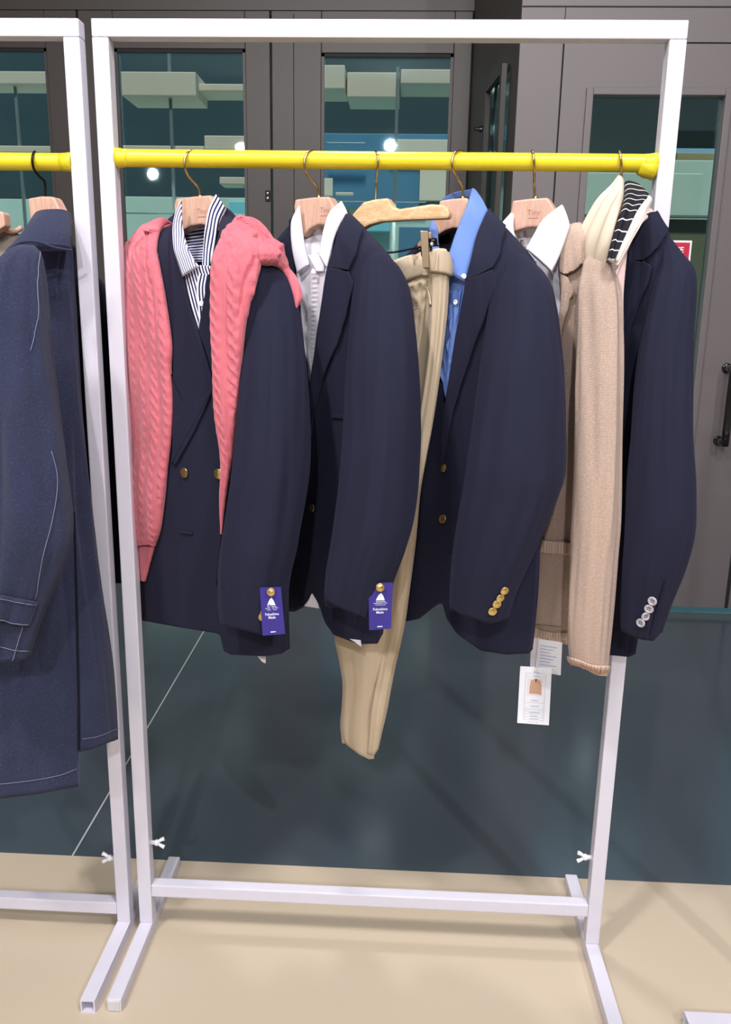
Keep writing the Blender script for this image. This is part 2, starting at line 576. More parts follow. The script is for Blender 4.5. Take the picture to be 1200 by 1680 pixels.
box('lock', p.x - 0.012, p.x + 0.012, YB - 0.022, YB - 0.009, p.z - 0.026, p.z + 0.026, M['black_gloss'], lk, 0.004)
for dz in (-0.012, 0.012):
    lathe('lock_cylinder', [(0.006, 0), (0.006, 0.004), (0.004, 0.005)], Vector((p.x, YB - 0.021, p.z + dz)), Vector((0, -1, 0)), M['chrome'], lk, 12)

# return wall between the brown wall and the grey wall, with a narrow window
def slab(name, a, b, thick, z0, z1, mat, parent=None):
    a, b = Vector(a), Vector(b)
    n = Vector((b.y - a.y, -(b.x - a.x))).normalized() * thick
    pts = [a, b, b + n, a + n]
    verts = [(q.x, q.y, z) for z in (z0, z1) for q in pts]
    return mesh(name, verts, [(0, 1, 2, 3), (4, 5, 6, 7), (0, 1, 5, 4), (1, 2, 6, 5), (2, 3, 7, 6), (3, 0, 4, 7)], mat, parent, smooth=False)
fa, fb = Vector((0.797, YB)), Vector((0.905, YG + 0.02))
def rp(t):
    q = fa.lerp(fb, t)
    return (q.x, q.y)
rw = structure(slab('wall_return', rp(0), rp(0.52), -0.04, 0, 4.2, M['brown_metal']), 'dark brown return wall beside the glazed doors')
slab('wall_panel', rp(0.52), rp(0.86), -0.04, 2.20, 4.2, M['brown_metal'], rw)
slab('wall_panel', rp(0.52), rp(0.86), -0.04, 0, 0.4, M['brown_metal'], rw)
slab('wall_panel', rp(0.86), rp(1.0), -0.04, 0, 4.2, M['brown_metal'], rw)
w1 = structure(slab('window_1', rp(0.52), rp(0.86), -0.012, 0.4, 2.20, M['glass']), 'narrow window in the dark return wall')
for t0, t1, z0, z1 in ((0.52, 0.55, 0.4, 2.2), (0.83, 0.86, 0.4, 2.2), (0.55, 0.83, 2.17, 2.2), (0.55, 0.83, 0.4, 0.43)):
    a, b = rp(t0), rp(t1)
    slab('window_frame', (a[0] - 0.012, a[1]), (b[0] - 0.012, b[1]), 0.02, z0, z1, M['brown_metal'], w1)
hp = at(790, 212, 2.62)
lathe('coat_hook', [(0.014, 0), (0.014, 0.01), (0.006, 0.03), (0.009, 0.045)], Vector((0.835, 2.62, hp.z)), Vector((-1, -0.1, 0)), M['black_gloss'], rw, 12)

# grey wall with the glazed door
DL, DR, DT = 1.066, 1.915, 2.231
frame_wall('wall_right_return', 0.905, 6.1, YG, YG + 0.14, 4.2, [(DL, 2.9, 0.0, DT)], M['grey_metal'], 'warm grey panelled wall around the right door')
wg = bpy.data.objects['wall_right_return']
box('wall_seam', 0.906, 6, YG - 0.0015, YG + 0.002, 2.345, 2.350, M['gap'], wg)
box('wall_seam', 1.063, 1.066, YG - 0.0015, YG + 0.002, 0.01, 2.345, M['gap'], wg)
bm = bmesh.new()
GL, GR, GT, GB = 1.188, 1.676, 2.050, 0.30
for a in ((DL + 0.004, GL, 0.036, DT - 0.004), (GR, DR - 0.004, 0.036, DT - 0.004), (GL, GR, GT, DT - 0.004), (GL, GR, 0.036, GB)):
    add_box(bm, a[0], a[1], YG + 0.004, YG + 0.05, a[2], a[3])
d4 = structure(finish('door_4', bm, M['grey_metal']), 'warm grey glazed door with a black pull handle')
box('glass_pane', GL - 0.004, GR + 0.004, YG + 0.025, YG + 0.033, GB - 0.004, GT + 0.004, M['glass'], d4)
for a in ((GL - 0.026, GL, GB - 0.026, GT + 0.026), (GR, GR + 0.026, GB - 0.026, GT + 0.026), (GL, GR, GT, GT + 0.026), (GL, GR, GB - 0.026, GB)):
    box('glazing_bead', a[0], a[1], YG - 0.008, YG + 0.006, a[2], a[3], M['grey_metal'], d4, 0.003)
# pull handle
hx = 1.80
hz0, hz1 = 0.745, 1.062
tube('handle', [(hx, YG - 0.07, hz0), (hx, YG - 0.07, hz1)], 0.0155, M['black_gloss'], d4, 16, 6)
for z in (hz0 + 0.012, hz1 - 0.012):
    tube('handle_post', [(hx, YG - 0.07, z), (hx, YG + 0.006, z)], 0.014, M['black_gloss'], d4, 14, 4)
    lathe('handle_rose', [(0.02, 0), (0.02, 0.006), (0.015, 0.008)], Vector((hx, YG + 0.004, z)), Vector((0, -1, 0)), M['black_gloss'], d4, 16)
# second leaf to the right
bm = bmesh.new()
for a in ((DR + 0.004, 1.985, 0.036, DT - 0.004), (2.78, 2.896, 0.036, DT - 0.004), (1.985, 2.78, GT, DT - 0.004), (1.985, 2.78, 0.036, 0.12)):
    add_box(bm, a[0], a[1], YG + 0.004, YG + 0.05, a[2], a[3])
d5 = structure(finish('door_5', bm, M['grey_metal']), 'warm grey glazed door leaf at the right edge')
box('glass_pane', 1.981, 2.784, YG + 0.025, YG + 0.033, 0.116, GT + 0.004, M['glass'], d5)
box('door_seal', DR - 0.006, DR + 0.008, YG + 0.001, YG + 0.03, 0.036, DT - 0.004, M['gap'], d5)

# sign on the glass
sg = thing('door_sign', 'small red notice board with white border on the glass of the grey door', 'sign')
pa, pb = at(1076, 394, YG + 0.01), at(1131, 442, YG + 0.01)
box('sign_board', pa.x, pb.x, YG + 0.006, YG + 0.012, pb.z, pa.z, M['sign_white'], sg, 0.001)
box('sign_face', pa.x + 0.008, pb.x - 0.008, YG + 0.004, YG + 0.0065, pb.z + 0.008, pa.z - 0.008, M['red_sign'], sg)

# ------------------------------------------------------------------ beyond the glass
def far_box(name, px0, px1, py0, py1, Y, depth, mat, label, cat, group=None):
    a, b = at(px0, py0, Y), at(px1, py1, Y)
    z0, z1 = min(a.z, b.z), max(a.z, b.z)
    o = box(name, min(a.x, b.x), max(a.x, b.x), Y, Y + depth, z0, z1, mat, None, 0.01)
    return tag(o, label, cat, group)
structure(box('floor', -9, 12, YB + 0.12, 16, -0.10, -0.02, M['outdoor']), 'pale paving beyond the glass doors')
structure(box('floor', 0.9, 6, YG + 0.02, YB + 0.12, -0.10, -0.02, M['outdoor']), 'pale paving outside the grey door')
structure(box('wall_far', -9, 2.6, 10.0, 10.2, -0.02, 8, M['soffit']), 'dark teal wall far beyond the glass')

# ------------------------------------------------------------------ clothes racks
T = 0.0265
H = 1.6724
def square_tube(name, x0, x1, y0, y1, z0, z1, mat, parent, open_axis=None, bevel=0.003):
    return box(name, x0, x1, y0, y1, z0, z1, mat, parent, bevel)

def open_leg(name, x0, x1, y0, y1, z0, z1, mat, parent, wall=0.0028, depth=0.09):
    """square tube along y, front end open"""
    bm = bmesh.new()
    o_ = [(x0, z0), (x1, z0), (x1, z1), (x0, z1)]
    i_ = [(x0 + wall, z0 + wall), (x1 - wall, z0 + wall), (x1 - wall, z1 - wall), (x0 + wall, z1 - wall)]
    of = [bm.verts.new((x, y0, z)) for x, z in o_]
    ob = [bm.verts.new((x, y1, z)) for x, z in o_]
    inf = [bm.verts.new((x, y0, z)) for x, z in i_]
    inb = [bm.verts.new((x, y0 + depth, z)) for x, z in i_]
    bm.faces.new(ob)
    bm.faces.new(inb)
    for k in range(4):
        j = (k + 1) % 4
        bm.faces.new((of[k], of[j], ob[j], ob[k]))
        bm.faces.new((of[k], of[j], inf[j], inf[k]))
        bm.faces.new((inf[k], inf[j], inb[j], inb[k]))
    return finish(name, bm, mat, parent)

def wing_bolt(pos, d, parent):
    """wing screw sticking out along direction d (+-x)"""
    dv = Vector((d, 0, 0))
    b = lathe('wing_bolt', [(0.0045, 0), (0.0045, 0.009), (0.0062, 0.010), (0.0062, 0.015), (0.003, 0.016)], pos, dv, M['bolt'], parent, 12)
    for s in (-1, 1):
        c = pos + dv * 0.013
        tube('wing', [c, c + Vector((d * 0.007, 0, s * 0.006)), c + Vector((d * 0.014, 0, s * 0.0095))], lambda t: 0.0026 + 0.0016 * t, M['bolt'], b, 8, 6)

def rack(x0, x1, zrail, zyel, ya, yb, label, plug, sides=(0, 1)):
    r = thing('garment_rack', label, 'clothes rack', 'white steel clothes racks')
    for s in sides:
        xa = x0 if s == 0 else x1 - T
        box('post', xa, xa + T, 0, T, T, H - T, M['white'], r, 0.0025)
        if plug:
            lg = box('leg', xa, xa + T, -ya, yb, 0, T, M['white'], r, 0.0025)
            for yy, d in ((-ya, -1), (yb, 1)):
                box('end_cap', xa + 0.003, xa + T - 0.003, yy - 0.0015 if d < 0 else yy - 0.001, yy + 0.001 if d < 0 else yy + 0.0015, 0.003, T - 0.003, M['plug'], lg, 0.0006)
        else:
            open_leg('leg', xa, xa + T, -ya, yb, 0, T, M['white'], r)
    box('top_bar', x0, x1, 0, T, H - T, H, M['white'], r, 0.0025)
    box('base_rail', x0 + T, x1 - T, 0.001, T - 0.001, zrail - T, zrail, M['white'], r, 0.0025)
    yl = tube('hanging_rail', [(x0 + T, 0.0122, zyel), (x1 - T, 0.0122, zyel)], 0.0136, M['yellow'], r, 24, 40)
    for x, d in ((x0 + T, 1), (x1 - T, -1)):
        lathe('rail_sleeve', [(0.0158, 0), (0.0150, 0.006), (0.0140, 0.012), (0.0137, 0.02)], Vector((x, 0.0122, zyel)), Vector((d, 0, 0)), M['yellow'], yl, 24)
    return r, yl

ZB1 = 1.4712
r1, yl1 = rack(0, S, 0.1142, ZB1, 0.1918, 0.211, 'complete white square-tube rack in the middle holding the blazers', True)
wing_bolt(Vector((T, 0.0132, 0.2035)), 1, r1)
wing_bolt(Vector((S - T, 0.0132, 0.213)), -1, r1)
# crumpled yellow film end at the right of the rail
def crumple():
    v, f = tube_geo([(S - T - 0.026, 0.0122, ZB1 - 0.004), (S - T - 0.014, 0.0122, ZB1 - 0.006), (S - T - 0.001, 0.0122, ZB1 - 0.009)], lambda t: 0.0130 + 0.0035 * t, 20)
    v = [p + Vector((0, 0, 0)) + (p - Vector((p.x, 0.0122, ZB1 - 0.006))) * 0.25 * noise.noise(p * 160) for p in v]
    return mesh('film_end', v, f, M['yellow'], yl1)
crumple()
LX1 = -0.0195
r2, yl2 = rack(LX1 - S, LX1, 0.069, 1.464, 0.197, 0.165, 'cut-off white square-tube rack at the left edge holding the denim coat', False)
wing_bolt(Vector((LX1 - T, 0.0132, 0.164)), -1, r2)
# third rack, only a foot of it shows
r3 = thing('garment_rack', 'white tube foot of another rack at the bottom right corner', 'clothes rack', 'white steel clothes racks')
open_leg('leg', 0, T, 0, 0.47, 0, T, M['white'], r3)
box('post', 0, T, 0.22, 0.22 + T, T, H, M['white'], r3, 0.0025)
r3.location = (1.036, -0.153, 0.0005)
r3.rotation_euler = (0, 0, -math.pi / 2)

# ------------------------------------------------------------------ garment builders
def basis(alpha):
    a = math.radians(alpha)
    return Vector((math.cos(a), -math.sin(a), 0)), Vector((-math.sin(a), -math.cos(a), 0))

class Loft:
    """stack of rounded rings: rows (y, xl, xr, Y): heights and widths as measured at depth Y"""
    def __init__(self, rows, alpha, ratio, n=2.3, N_=72, M_=90, folds=0.0, fscale=(3.0, 1.2), seed=0, hem=None, ramp=5, cap=True, rest=None, back_lift=0.0):
        u, wv = basis(alpha)
        rows = spline(rows, 0, M_)
        self.N, self.M = N_, M_
        self.P, self.UV = [], []
        prev, vlen = None, 0.0
        for i, (y, xl, xr, Y) in enumerate(rows):
            c = at((xl + xr) / 2, y, Y)
            depth = (c - CAM).dot(fw)
            a = 0.5 * (xr - xl) * depth / FPX
            for _ in range(5):
                ring = self.ring(c, u, wv, a, a * ratio, n, N_)
                q = [proj(p_) for p_ in ring]
                lo, hi = min(t[0] for t in q), max(t[0] for t in q)
                a *= max(0.2, min(5.0, (xr - xl) / max(1e-6, hi - lo)))
                sh = ((xl + xr) / 2 - (lo + hi) / 2) * depth / FPX
                c = c + Vector((RT.x, RT.y, 0)) * sh
            ring = self.ring(c, u, wv, a, a * ratio, n, N_)
            if folds:
                out = []
                for k, p_ in enumerate(ring):
                    t = 2 * math.pi * k / N_
                    d = (p_ - c)
                    d.z = 0
                    d.normalize()
                    f = noise.noise(Vector((math.cos(t) * fscale[0], math.sin(t) * fscale[0] + seed * 7.3, p_.z * fscale[1] * 3)))
                    f2 = noise.noise(Vector((math.cos(t) * fscale[0] * 3, math.sin(t) * fscale[0] * 3 + seed, p_.z * fscale[1] * 6 + 9)))
                    g = min(1.0, i / (0.12 * M_))
                    out.append(p_ + d * folds * (f + 0.35 * f2) * g)
                ring = out
            if prev is not None:
                vlen += (c - prev).length
            prev = c
            per = 0.0
            for k, p_ in enumerate(ring):
                if k:
                    per += (p_ - ring[k - 1]).length
                self.UV.append((per, -vlen))
            self.P += ring
            self.c_last, self.a_last = c, a
        if hem:
            b = (M_ - 1) * N_
            dz = []
            for k in range(N_):
                p_ = self.P[b + k]
                tg_ = self.P[b + (k + 1) % N_] - self.P[b + (k - 1) % N_]
                nrm = Vector((tg_.y, -tg_.x, 0)).normalized()
                if nrm.dot(p_ - self.c_last) < 0:
                    nrm = -nrm
                to = (CAM - p_)
                to.z = 0
                facing = nrm.dot(to.normalized())
                wgt = max(0.0, min(1.0, (facing + 0.45) / 0.30))
                px, py = proj(p_)
                ty = polyval(hem, px)
                tz = at(px, ty, p_.y).z - p_.z
                dz.append(tz * wgt + back_lift * (1 - wgt))
            for i in range(M_):
                v = i / (M_ - 1)
                g = v ** ramp
                for k in range(N_):
                    self.P[i * N_ + k] = self.P[i * N_ + k] + Vector((0, 0, dz[k] * g))
        self.cap = cap

    @staticmethod
    def ring(c, u, wv, a, b, n, N_):
        out = []
        for k in range(N_):
            t = 2 * math.pi * k / N_
            ct, st = math.cos(t), math.sin(t)
            out.append(c + u * (a * math.copysign(abs(ct) ** (2 / n), ct)) + wv * (b * math.copysign(abs(st) ** (2 / n), st)))
        return out

    def faces(self):
        f = []
        for i in range(self.M - 1):
            for k in range(self.N):
                j = (k + 1) % self.N
                f.append((i * self.N + k, i * self.N + j, (i + 1) * self.N + j, (i + 1) * self.N + k))
        return f

    def bvh(self):
        return BVHTree.FromPolygons(self.P, self.faces())

    def build(self, name, mat, parent, hole=None, lining=None, inset=0.004, up=0.10):
        V = list(self.P)
        UVs = list(self.UV)
        F = self.faces()
        n0 = len(F)
        if hole:
            keep = []
            for fc in F:
                c = sum((V[i] for i in fc), Vector()) / 4
                nrm = (V[fc[1]] - V[fc[0]]).cross(V[fc[3]] - V[fc[0]])
                # outward test by ring centre
                row = fc[0] // self.N
                rc_ = sum((V[row * self.N + k] for k in range(0, self.N, 6)), Vector()) / (self.N // 6)
                if nrm.dot(c - rc_) < 0:
                    nrm = -nrm
                if nrm.dot(CAM - c) > 0 and inside(hole, *proj(c)):
                    continue
                keep.append(fc)
            F = keep
        if self.cap:
            V.append(sum((V[k] for k in range(self.N)), Vector()) / self.N)
            UVs.append(UVs[0])
            ci = len(V) - 1
            if not hole:
                for k in range(self.N):
                    F.append((k, (k + 1) % self.N, ci))
        # turned-in hem
        b = (self.M - 1) * self.N
        cb = self.c_last
        up_row = max(0, self.M - 1 - max(4, self.M // 12))
        for step, (row, ins) in enumerate(((self.M - 1, inset), (up_row, inset * 3))):
            s0 = len(V)
            rb = row * self.N
            cc = sum((self.P[rb + k] for k in range(self.N)), Vector()) / self.N
            for k in range(self.N):
                p_ = self.P[rb + k]
                d = Vector((cc.x - p_.x, cc.y - p_.y, 0))
                L = d.length
                V.append(p_ + d * (min(ins, L * 0.6) / max(L, 1e-6)))
                UVs.append(UVs[rb + k])
            prev0 = b if step == 0 else s0 - self.N
            for k in range(self.N):
                j = (k + 1) % self.N
                F.append((prev0 + k, prev0 + j, s0 + j, s0 + k))
        V.append(sum((V[s0 + k] for k in range(self.N)), Vector()) / self.N)
        UVs.append((0, 0))
        ci = len(V) - 1
        if not hole:
            for k in range(self.N):
                F.append((s0 + k, s0 + (k + 1) % self.N, ci))
        return mesh(name, V, F, mat, parent, uvs=UVs)

def inside(poly, x, y):
    c = False
    n = len(poly)
    for i in range(n):
        x0, y0 = poly[i]
        x1, y1 = poly[(i + 1) % n]
        if (y0 > y) != (y1 > y) and x < (x1 - x0) * (y - y0) / (y1 - y0) + x0:
            c = not c
    return c

def join_bvh(*lofts):
    V, F = [], []
    for l in lofts:
        o_ = len(V)
        V += l.P
        F += [tuple(i + o_ for i in f) for f in l.faces()]
    return BVHTree.FromPolygons(V, F)

def hit(bvh, px, py, Yd=0.0):
    d = ray(px, py).normalized()
    loc, nrm, _, _ = bvh.ray_cast(CAM, d)
    if loc is None:
        loc, nrm, _, _ = bvh.find_nearest(at(px, py, Yd))
        q = at(px, py, loc.y)
        return q, nrm
    if nrm.dot(d) > 0:
        nrm = -nrm
    return loc, nrm

def patch(name, A, B, mat, parent, bvh=None, off=0.004, thick=0.003, n=40, m=14, bulge=0.0, Yd=0.0, func=None, soft=True, uvscale=1.0, taper=0.0, lin=False, relax=3, sink=0.003, end=True):
    """cloth panel between two measured edges, laid on a surface (bvh) or given its own depth per point"""
    A_, B_ = resample(A, n), resample(B, n, lin)
    grid = []
    for i in range(n):
        row = []
        for j in range(m):
            t = j / (m - 1)
            px, py = lerp(A_[i][0], B_[i][0], t), lerp(A_[i][1], B_[i][1], t)
            if A_[i][2] is not None:
                Y = lerp(A_[i][2], B_[i][2], t)
                p_ = at(px, py, Y)
                nr = None
            else:
                p_, nr = hit(bvh, px, py, Yd)
            row.append([p_, nr])
        grid.append(row)
    # smooth depth once and rebuild normals from the grid
    pos = [[g[0].copy() for g in row] for row in grid]
    if bvh is not None and soft:
        for _ in range(relax):
            new = [[p_.copy() for p_ in row] for row in pos]
            for i in range(n):
                for j in range(m):
                    s_, c_ = 0.0, 0
                    for di, dj in ((1, 0), (-1, 0), (0, 1), (0, -1)):
                        a, b = i + di, j + dj
                        if 0 <= a < n and 0 <= b < m:
                            s_ += (pos[a][b] - CAM).length
                            c_ += 1
                    L = (pos[i][j] - CAM).length
                    L2 = min(L, 0.5 * L + 0.5 * s_ / c_)
                    new[i][j] = CAM + (pos[i][j] - CAM) * (L2 / L)
            pos = new
    V, UVs = [], []
    front, back = [], []
    l = 0.0
    for i in range(n):
        if i:
            l += (pos[i][m // 2] - pos[i - 1][m // 2]).length
        s = 0.0
        fr, bk = [], []
        wrow = sum((pos[i][j] - pos[i][j - 1]).length for j in range(1, m))
        for j in range(m):
            if j:
                s += (pos[i][j] - pos[i][j - 1]).length
            a, b = pos[min(i + 1, n - 1)][j], pos[max(i - 1, 0)][j]
            c, d = pos[i][min(j + 1, m - 1)], pos[i][max(j - 1, 0)]
            nr = (a - b).cross(c - d)
            if nr.length < 1e-9:
                nr = CAM - pos[i][j]
            nr.normalize()
            if nr.dot(CAM - pos[i][j]) < 0:
                nr = -nr
            t = j / (m - 1)
            v = i / (n - 1)
            prof = max(0.0, 1 - abs(2 * t - 1) ** 3) ** 0.5
            k_ = 1.0
            if taper:
                k_ = min(1.0, wrow / taper) * min(1.0, 0.15 + v * 14) * (min(1.0, 0.15 + (1 - v) * 14) if end else 1.0)
            extra = bulge * prof * k_
            if func:
                extra += func(s, l, t, v, wrow) * k_
            fr.append((pos[i][j] + nr * (off * k_ - sink * (1 - k_) + thick * k_ + extra), (s * uvscale, -l * uvscale)))
            bk.append((pos[i][j] + nr * (off * k_ - (sink + 0.001) * (1 - k_)), (s * uvscale, -l * uvscale)))
        front.append(fr)
        back.append(bk)
    for g in (front, back):
        for row in g:
            for p_, u in row:
                V.append(p_)
                UVs.append(u)
    F = []
    K = n * m
    for i in range(n - 1):
        for j in range(m - 1):
            a = i * m + j
            F.append((a, a + 1, a + m + 1, a + m))
            F.append((K + a, K + a + m, K + a + m + 1, K + a + 1))
    for i in range(n - 1):
        for j in (0, m - 1):
            a = i * m + j
            F.append((a, a + m, K + a + m, K + a))
    for j in range(m - 1):
        for i in (0, n - 1):
            a = i * m + j
            F.append((a, a + 1, K + a + 1, K + a))
    return mesh(name, V, F, mat, parent, uvs=UVs)

def onto(bvh, pts, d=0.006):
    """give points a depth just in front of a surface; points that already carry a depth keep it"""
    return [p_ if len(p_) == 3 else (p_[0], p_[1], hit(bvh, p_[0], p_[1])[0].y - d) for p_ in pts]

def stitch(name, pts, bvh, parent, mat, r=0.0009, off=0.001, n=40, Yd=0.0):
    pts = resample(pts, n)
    path = []
    for x, y, _ in pts:
        p_, nr = hit(bvh, x, y, Yd)
        path.append(p_ + nr * off)
    v, f = tube_geo(path, r, 6)
    return mesh(name, v, f, mat, parent)

def button(px, py, bvh, parent, kind='gold', r=0.0085, off=0.003, Y=None, nrm=None):
    if Y is None:
        p_, nr = hit(bvh, px, py)
    else:
        p_, nr = at(px, py, Y), nrm or Vector((0, -1, 0.1))
    if nrm is not None:
        nr = nrm
    nr = nr.normalized()
    o_ = p_ + nr * off
    if kind == 'gold':
        b = lathe('button', [(r * 0.5, -0.001), (r * 0.95, 0), (r, 0.0012), (r * 0.93, 0.0022), (r * 0.86, 0.0019), (r * 0.6, 0.0031), (r * 0.25, 0.0037), (0.0004, 0.0038)], o_, nr, M['gold'], parent, 22)
    elif kind == 'shell':
        b = lathe('button', [(r * 0.9, -0.0005), (r, 0.0005), (r, 0.002), (r * 0.9, 0.003), (r * 0.62, 0.0027), (r * 0.55, 0.0017), (0.0004, 0.0015)], o_, nr, M['silver_button'], parent, 22)
        s = nr.cross(Vector((0.2, 0.1, 0.97))).normalized()
        q = nr.cross(s)
        for a in (-1, 1):
            for c in (-1, 1):
                lathe('thread_hole', [(r * 0.11, 0), (r * 0.11, 0.0016), (0.0001, 0.0017)], o_ + nr * 0.0006 + s * (a * r * 0.2) + q * (c * r * 0.2), nr, M['hole'], b, 8)
    else:
        b = lathe('button', [(r * 0.9, 0), (r, 0.0006), (r, 0.0016), (r * 0.7, 0.002), (r * 0.55, 0.0013), (0.0003, 0.0012)], o_, nr, M['shirt_button'], parent, 16)
    return b

def hook(name, pts, parent, mat, r=0.0021):
    path = [at(x, y, Y) for x, y, Y in pts]
    return tube(name, path, r, mat, parent, 10, 40)

def plane_pt(px, py, p0, nrm):
    d = ray(px, py)
    return CAM + d * ((p0 - CAM).dot(nrm) / d.dot(nrm))

def hanger(label, pts, alpha, hookpts, centre, half=0.0135, mat=None, group='wooden suit hangers', metal=None, ferr=None):
    h = thing('wooden_hanger', label, 'hanger', group)
    u, wv = basis(alpha)
    p0 = at(centre[0], centre[1], 0.0122)
    out = [plane_pt(x, y, p0, wv) for x, y in pts]
    prism('body', out, wv, half, mat or M['wood'], h, 0.003)
    hk = hook('hook', hookpts, h, metal or M['brass'])
    if ferr:
        q = at(ferr[0], ferr[1], 0.0122)
        lathe('ferrule', [(0.0042, -0.004), (0.0042, 0.002), (0.003, 0.004)], q, Vector((0, 0, 1)), metal or M['brass'], hk, 12)
    return h, p0, u, wv

def text_geo(txt, size, bold=0.0):
    c = bpy.data.curves.new('lettering', 'FONT')
    c.body = txt
    c.size = size
    c.align_x = 'CENTER'
    c.align_y = 'CENTER'
    c.resolution_u = 2
    c.offset = bold
    o_ = bpy.data.objects.new('lettering', c)
    COL.objects.link(o_)
    dg = bpy.context.evaluated_depsgraph_get()
    me = bpy.data.meshes.new_from_object(o_.evaluated_get(dg))
    v = [x.co.copy() for x in me.vertices]
    f = [tuple(p_.vertices) for p_ in me.polygons]
    bpy.data.objects.remove(o_)
    bpy.data.meshes.remove(me)
    return v, f

def text_on(name, txt, size, org, ux, uz, mat, parent, bold=0.0, squeeze=1.0):
    v, f = text_geo(txt, size, bold)
    return mesh(name, [org + ux * (p_.x * squeeze) + uz * p_.y for p_ in v], f, mat, parent, smooth=False)

class Card:
    """flat card from four measured corners (TL, TR, BR, BL), each (px, py, Y)"""
    def __init__(self, name, corners, mat, parent, thick=0.0006):
        self.c = [at(*c) for c in corners]
        n = (self.c[1] - self.c[0]).cross(self.c[3] - self.c[0]).normalized()
        if n.dot(CAM - self.c[0]) < 0:
            n = -n
        self.n = n
        V = [p_ - n * thick for p_ in self.c] + [p_ + n * 0 for p_ in self.c]
        self.o = mesh(name, V, [(0, 1, 2, 3), (4, 5, 6, 7), (0, 1, 5, 4), (1, 2, 6, 5), (2, 3, 7, 6), (3, 0, 4, 7)], mat, parent, smooth=False)

    def pt(self, s, t, lift=0.0004):
        a = self.c[0].lerp(self.c[1], s)
        b = self.c[3].lerp(self.c[2], s)
        return a.lerp(b, t) + self.n * lift

    def poly(self, name, pts, mat, lift=0.0004):
        return mesh(name, [self.pt(s, t, lift) for s, t in pts], [tuple(range(len(pts)))], mat, self.o, smooth=False)

    def rect(self, name, s0, s1, t0, t1, mat, lift=0.0004):
        return self.poly(name, [(s0, t0), (s1, t0), (s1, t1), (s0, t1)], mat, lift)

    def text(self, name, txt, s, t, height, mat, width=None, bold=0.0, lift=0.0005):
        v, f = text_geo(txt, 1.0, bold)
        w_ = max(p_.x for p_ in v) - min(p_.x for p_ in v)
        hgt = (self.c[3] - self.c[0]).length
        wid = (self.c[1] - self.c[0]).length
        k = height * hgt
        kx = (width * wid / w_) if width else k
        V = [self.pt(s + p_.x * kx / wid, t - p_.y * k / hgt, lift) for p_ in v]
        return mesh(name, V, f, mat, self.o, smooth=False)

# ------------------------------------------------------------------ hook shapes
def s_hook(x, dx=0):
    """question-mark hook over the rail, x = where the wire tops out"""
    return [(x + 13, 262, 0.034), (x + 11, 252, 0.026), (x + 4, 247.5, 0.012), (x - 6, 251, -0.001), (x - 11, 263, -0.006), (x - 9, 280, -0.005), (x - 2, 292, 0.002), (x + 6 + dx * 0.6, 303, 0.010), (x + 9 + dx, 313, 0.0122), (x + 10 + dx, 336, 0.0122)]

def edge_hook(x, d=1):
    return [(x - 2 * d, 264, 0.034), (x - 2 * d, 254, 0.028), (x - 1 * d, 248, 0.012), (x, 252, -0.003), (x + 1.5 * d, 264, -0.006), (x + 2 * d, 280, -0.003), (x + 2 * d, 296, 0.008), (x + 2.5 * d, 310, 0.0122), (x + 3 * d, 336, 0.0122)]

def outline(tl, tr, left_low, arch, right=(10, 16)):
    """neck block outline with short arms running down into the shoulders"""
    pts = [tl, ((tl[0] + tr[0]) / 2, (tl[1] + tr[1]) / 2 - 1.0), tr, (tr[0] + right[0], tr[1] + right[1]), (tr[0] + 34, tr[1] + 46), (tr[0] + 66, tr[1] + 82), (tr[0] + 60, tr[1] + 94), (tr[0] + 22, tr[1] + 62)]
    pts += arch[::-1]
    pts += [left_low, (left_low[0] - 30, left_low[1] + 26), (left_low[0] - 34, left_low[1] + 16), (left_low[0] - 8, left_low[1] - 14), (tl[0] - 2, tl[1] + 12)]
    return pts

hg = {}
hg['j1'] = hanger('pinkish wooden hanger inside the striped shirt', outline((296, 328), (352, 322), (304, 380), [(306, 380), (320, 372), (337, 369), (352, 372)]), 22, s_hook(314, 4), (328, 345), ferr=(328.5, 324))
hg['j2'] = hanger('pinkish wooden hanger inside the white button-down shirt', outline((491, 329), (545, 324), (501, 388), [(503, 390), (515, 376), (529, 369), (545, 372)]), 22, s_hook(511, 2), (523, 345), ferr=(523.5, 325))
hg['j4'] = hanger('pinkish wooden hanger inside the blue chambray shirt', outline((726, 331), (770, 326), (722, 386), [(724, 386), (735, 379), (748, 375), (765, 376)]), 22, s_hook(753, -2), (759, 345), ferr=(759.5, 326))
hg['j5'] = hanger('pinkish wooden hanger inside the white shirt under the beige cardigan', outline((845, 331), (902, 326), (846, 381), [(847, 381), (867, 374.5), (878, 373.5), (894, 375)]), 22, edge_hook(875), (878, 345), ferr=(879, 326))
for k, (x, y, wd) in {'j1': (331, 347, 0.018), 'j2': (533, 345, 0.018), 'j5': (876, 349, 0.021)}.items():
    h_, p0, u, wv = hg[k]
    o_ = plane_pt(x, y, p0 + wv * 0.0138, wv)
    text_on('engraved_mark', 'Tiny', 0.012, o_, u, Vector((0, 0, 1)), M['engrave'], h_, 0.0, wd / 0.021)
    c_ = o_ - Vector((0, 0, 0.009))
    mesh('engraved_line', [c_ - u * 0.008, c_ + u * 0.008, c_ + u * 0.008 + Vector((0, 0, 0.0014)), c_ - u * 0.008 + Vector((0, 0, 0.0014))], [(0, 1, 2, 3)], M['engrave'], h_, smooth=False)

# hanger for the last blazer, its neck hidden by the scarf
hg['j6'] = hanger('wooden hanger under the draped silk scarf', [(1012, 338), (1034, 337), (1044, 350), (1062, 392), (1058, 404), (1030, 372), (1016, 372), (990, 396), (988, 386), (1006, 352)], 40, edge_hook(1018), (1021, 345))

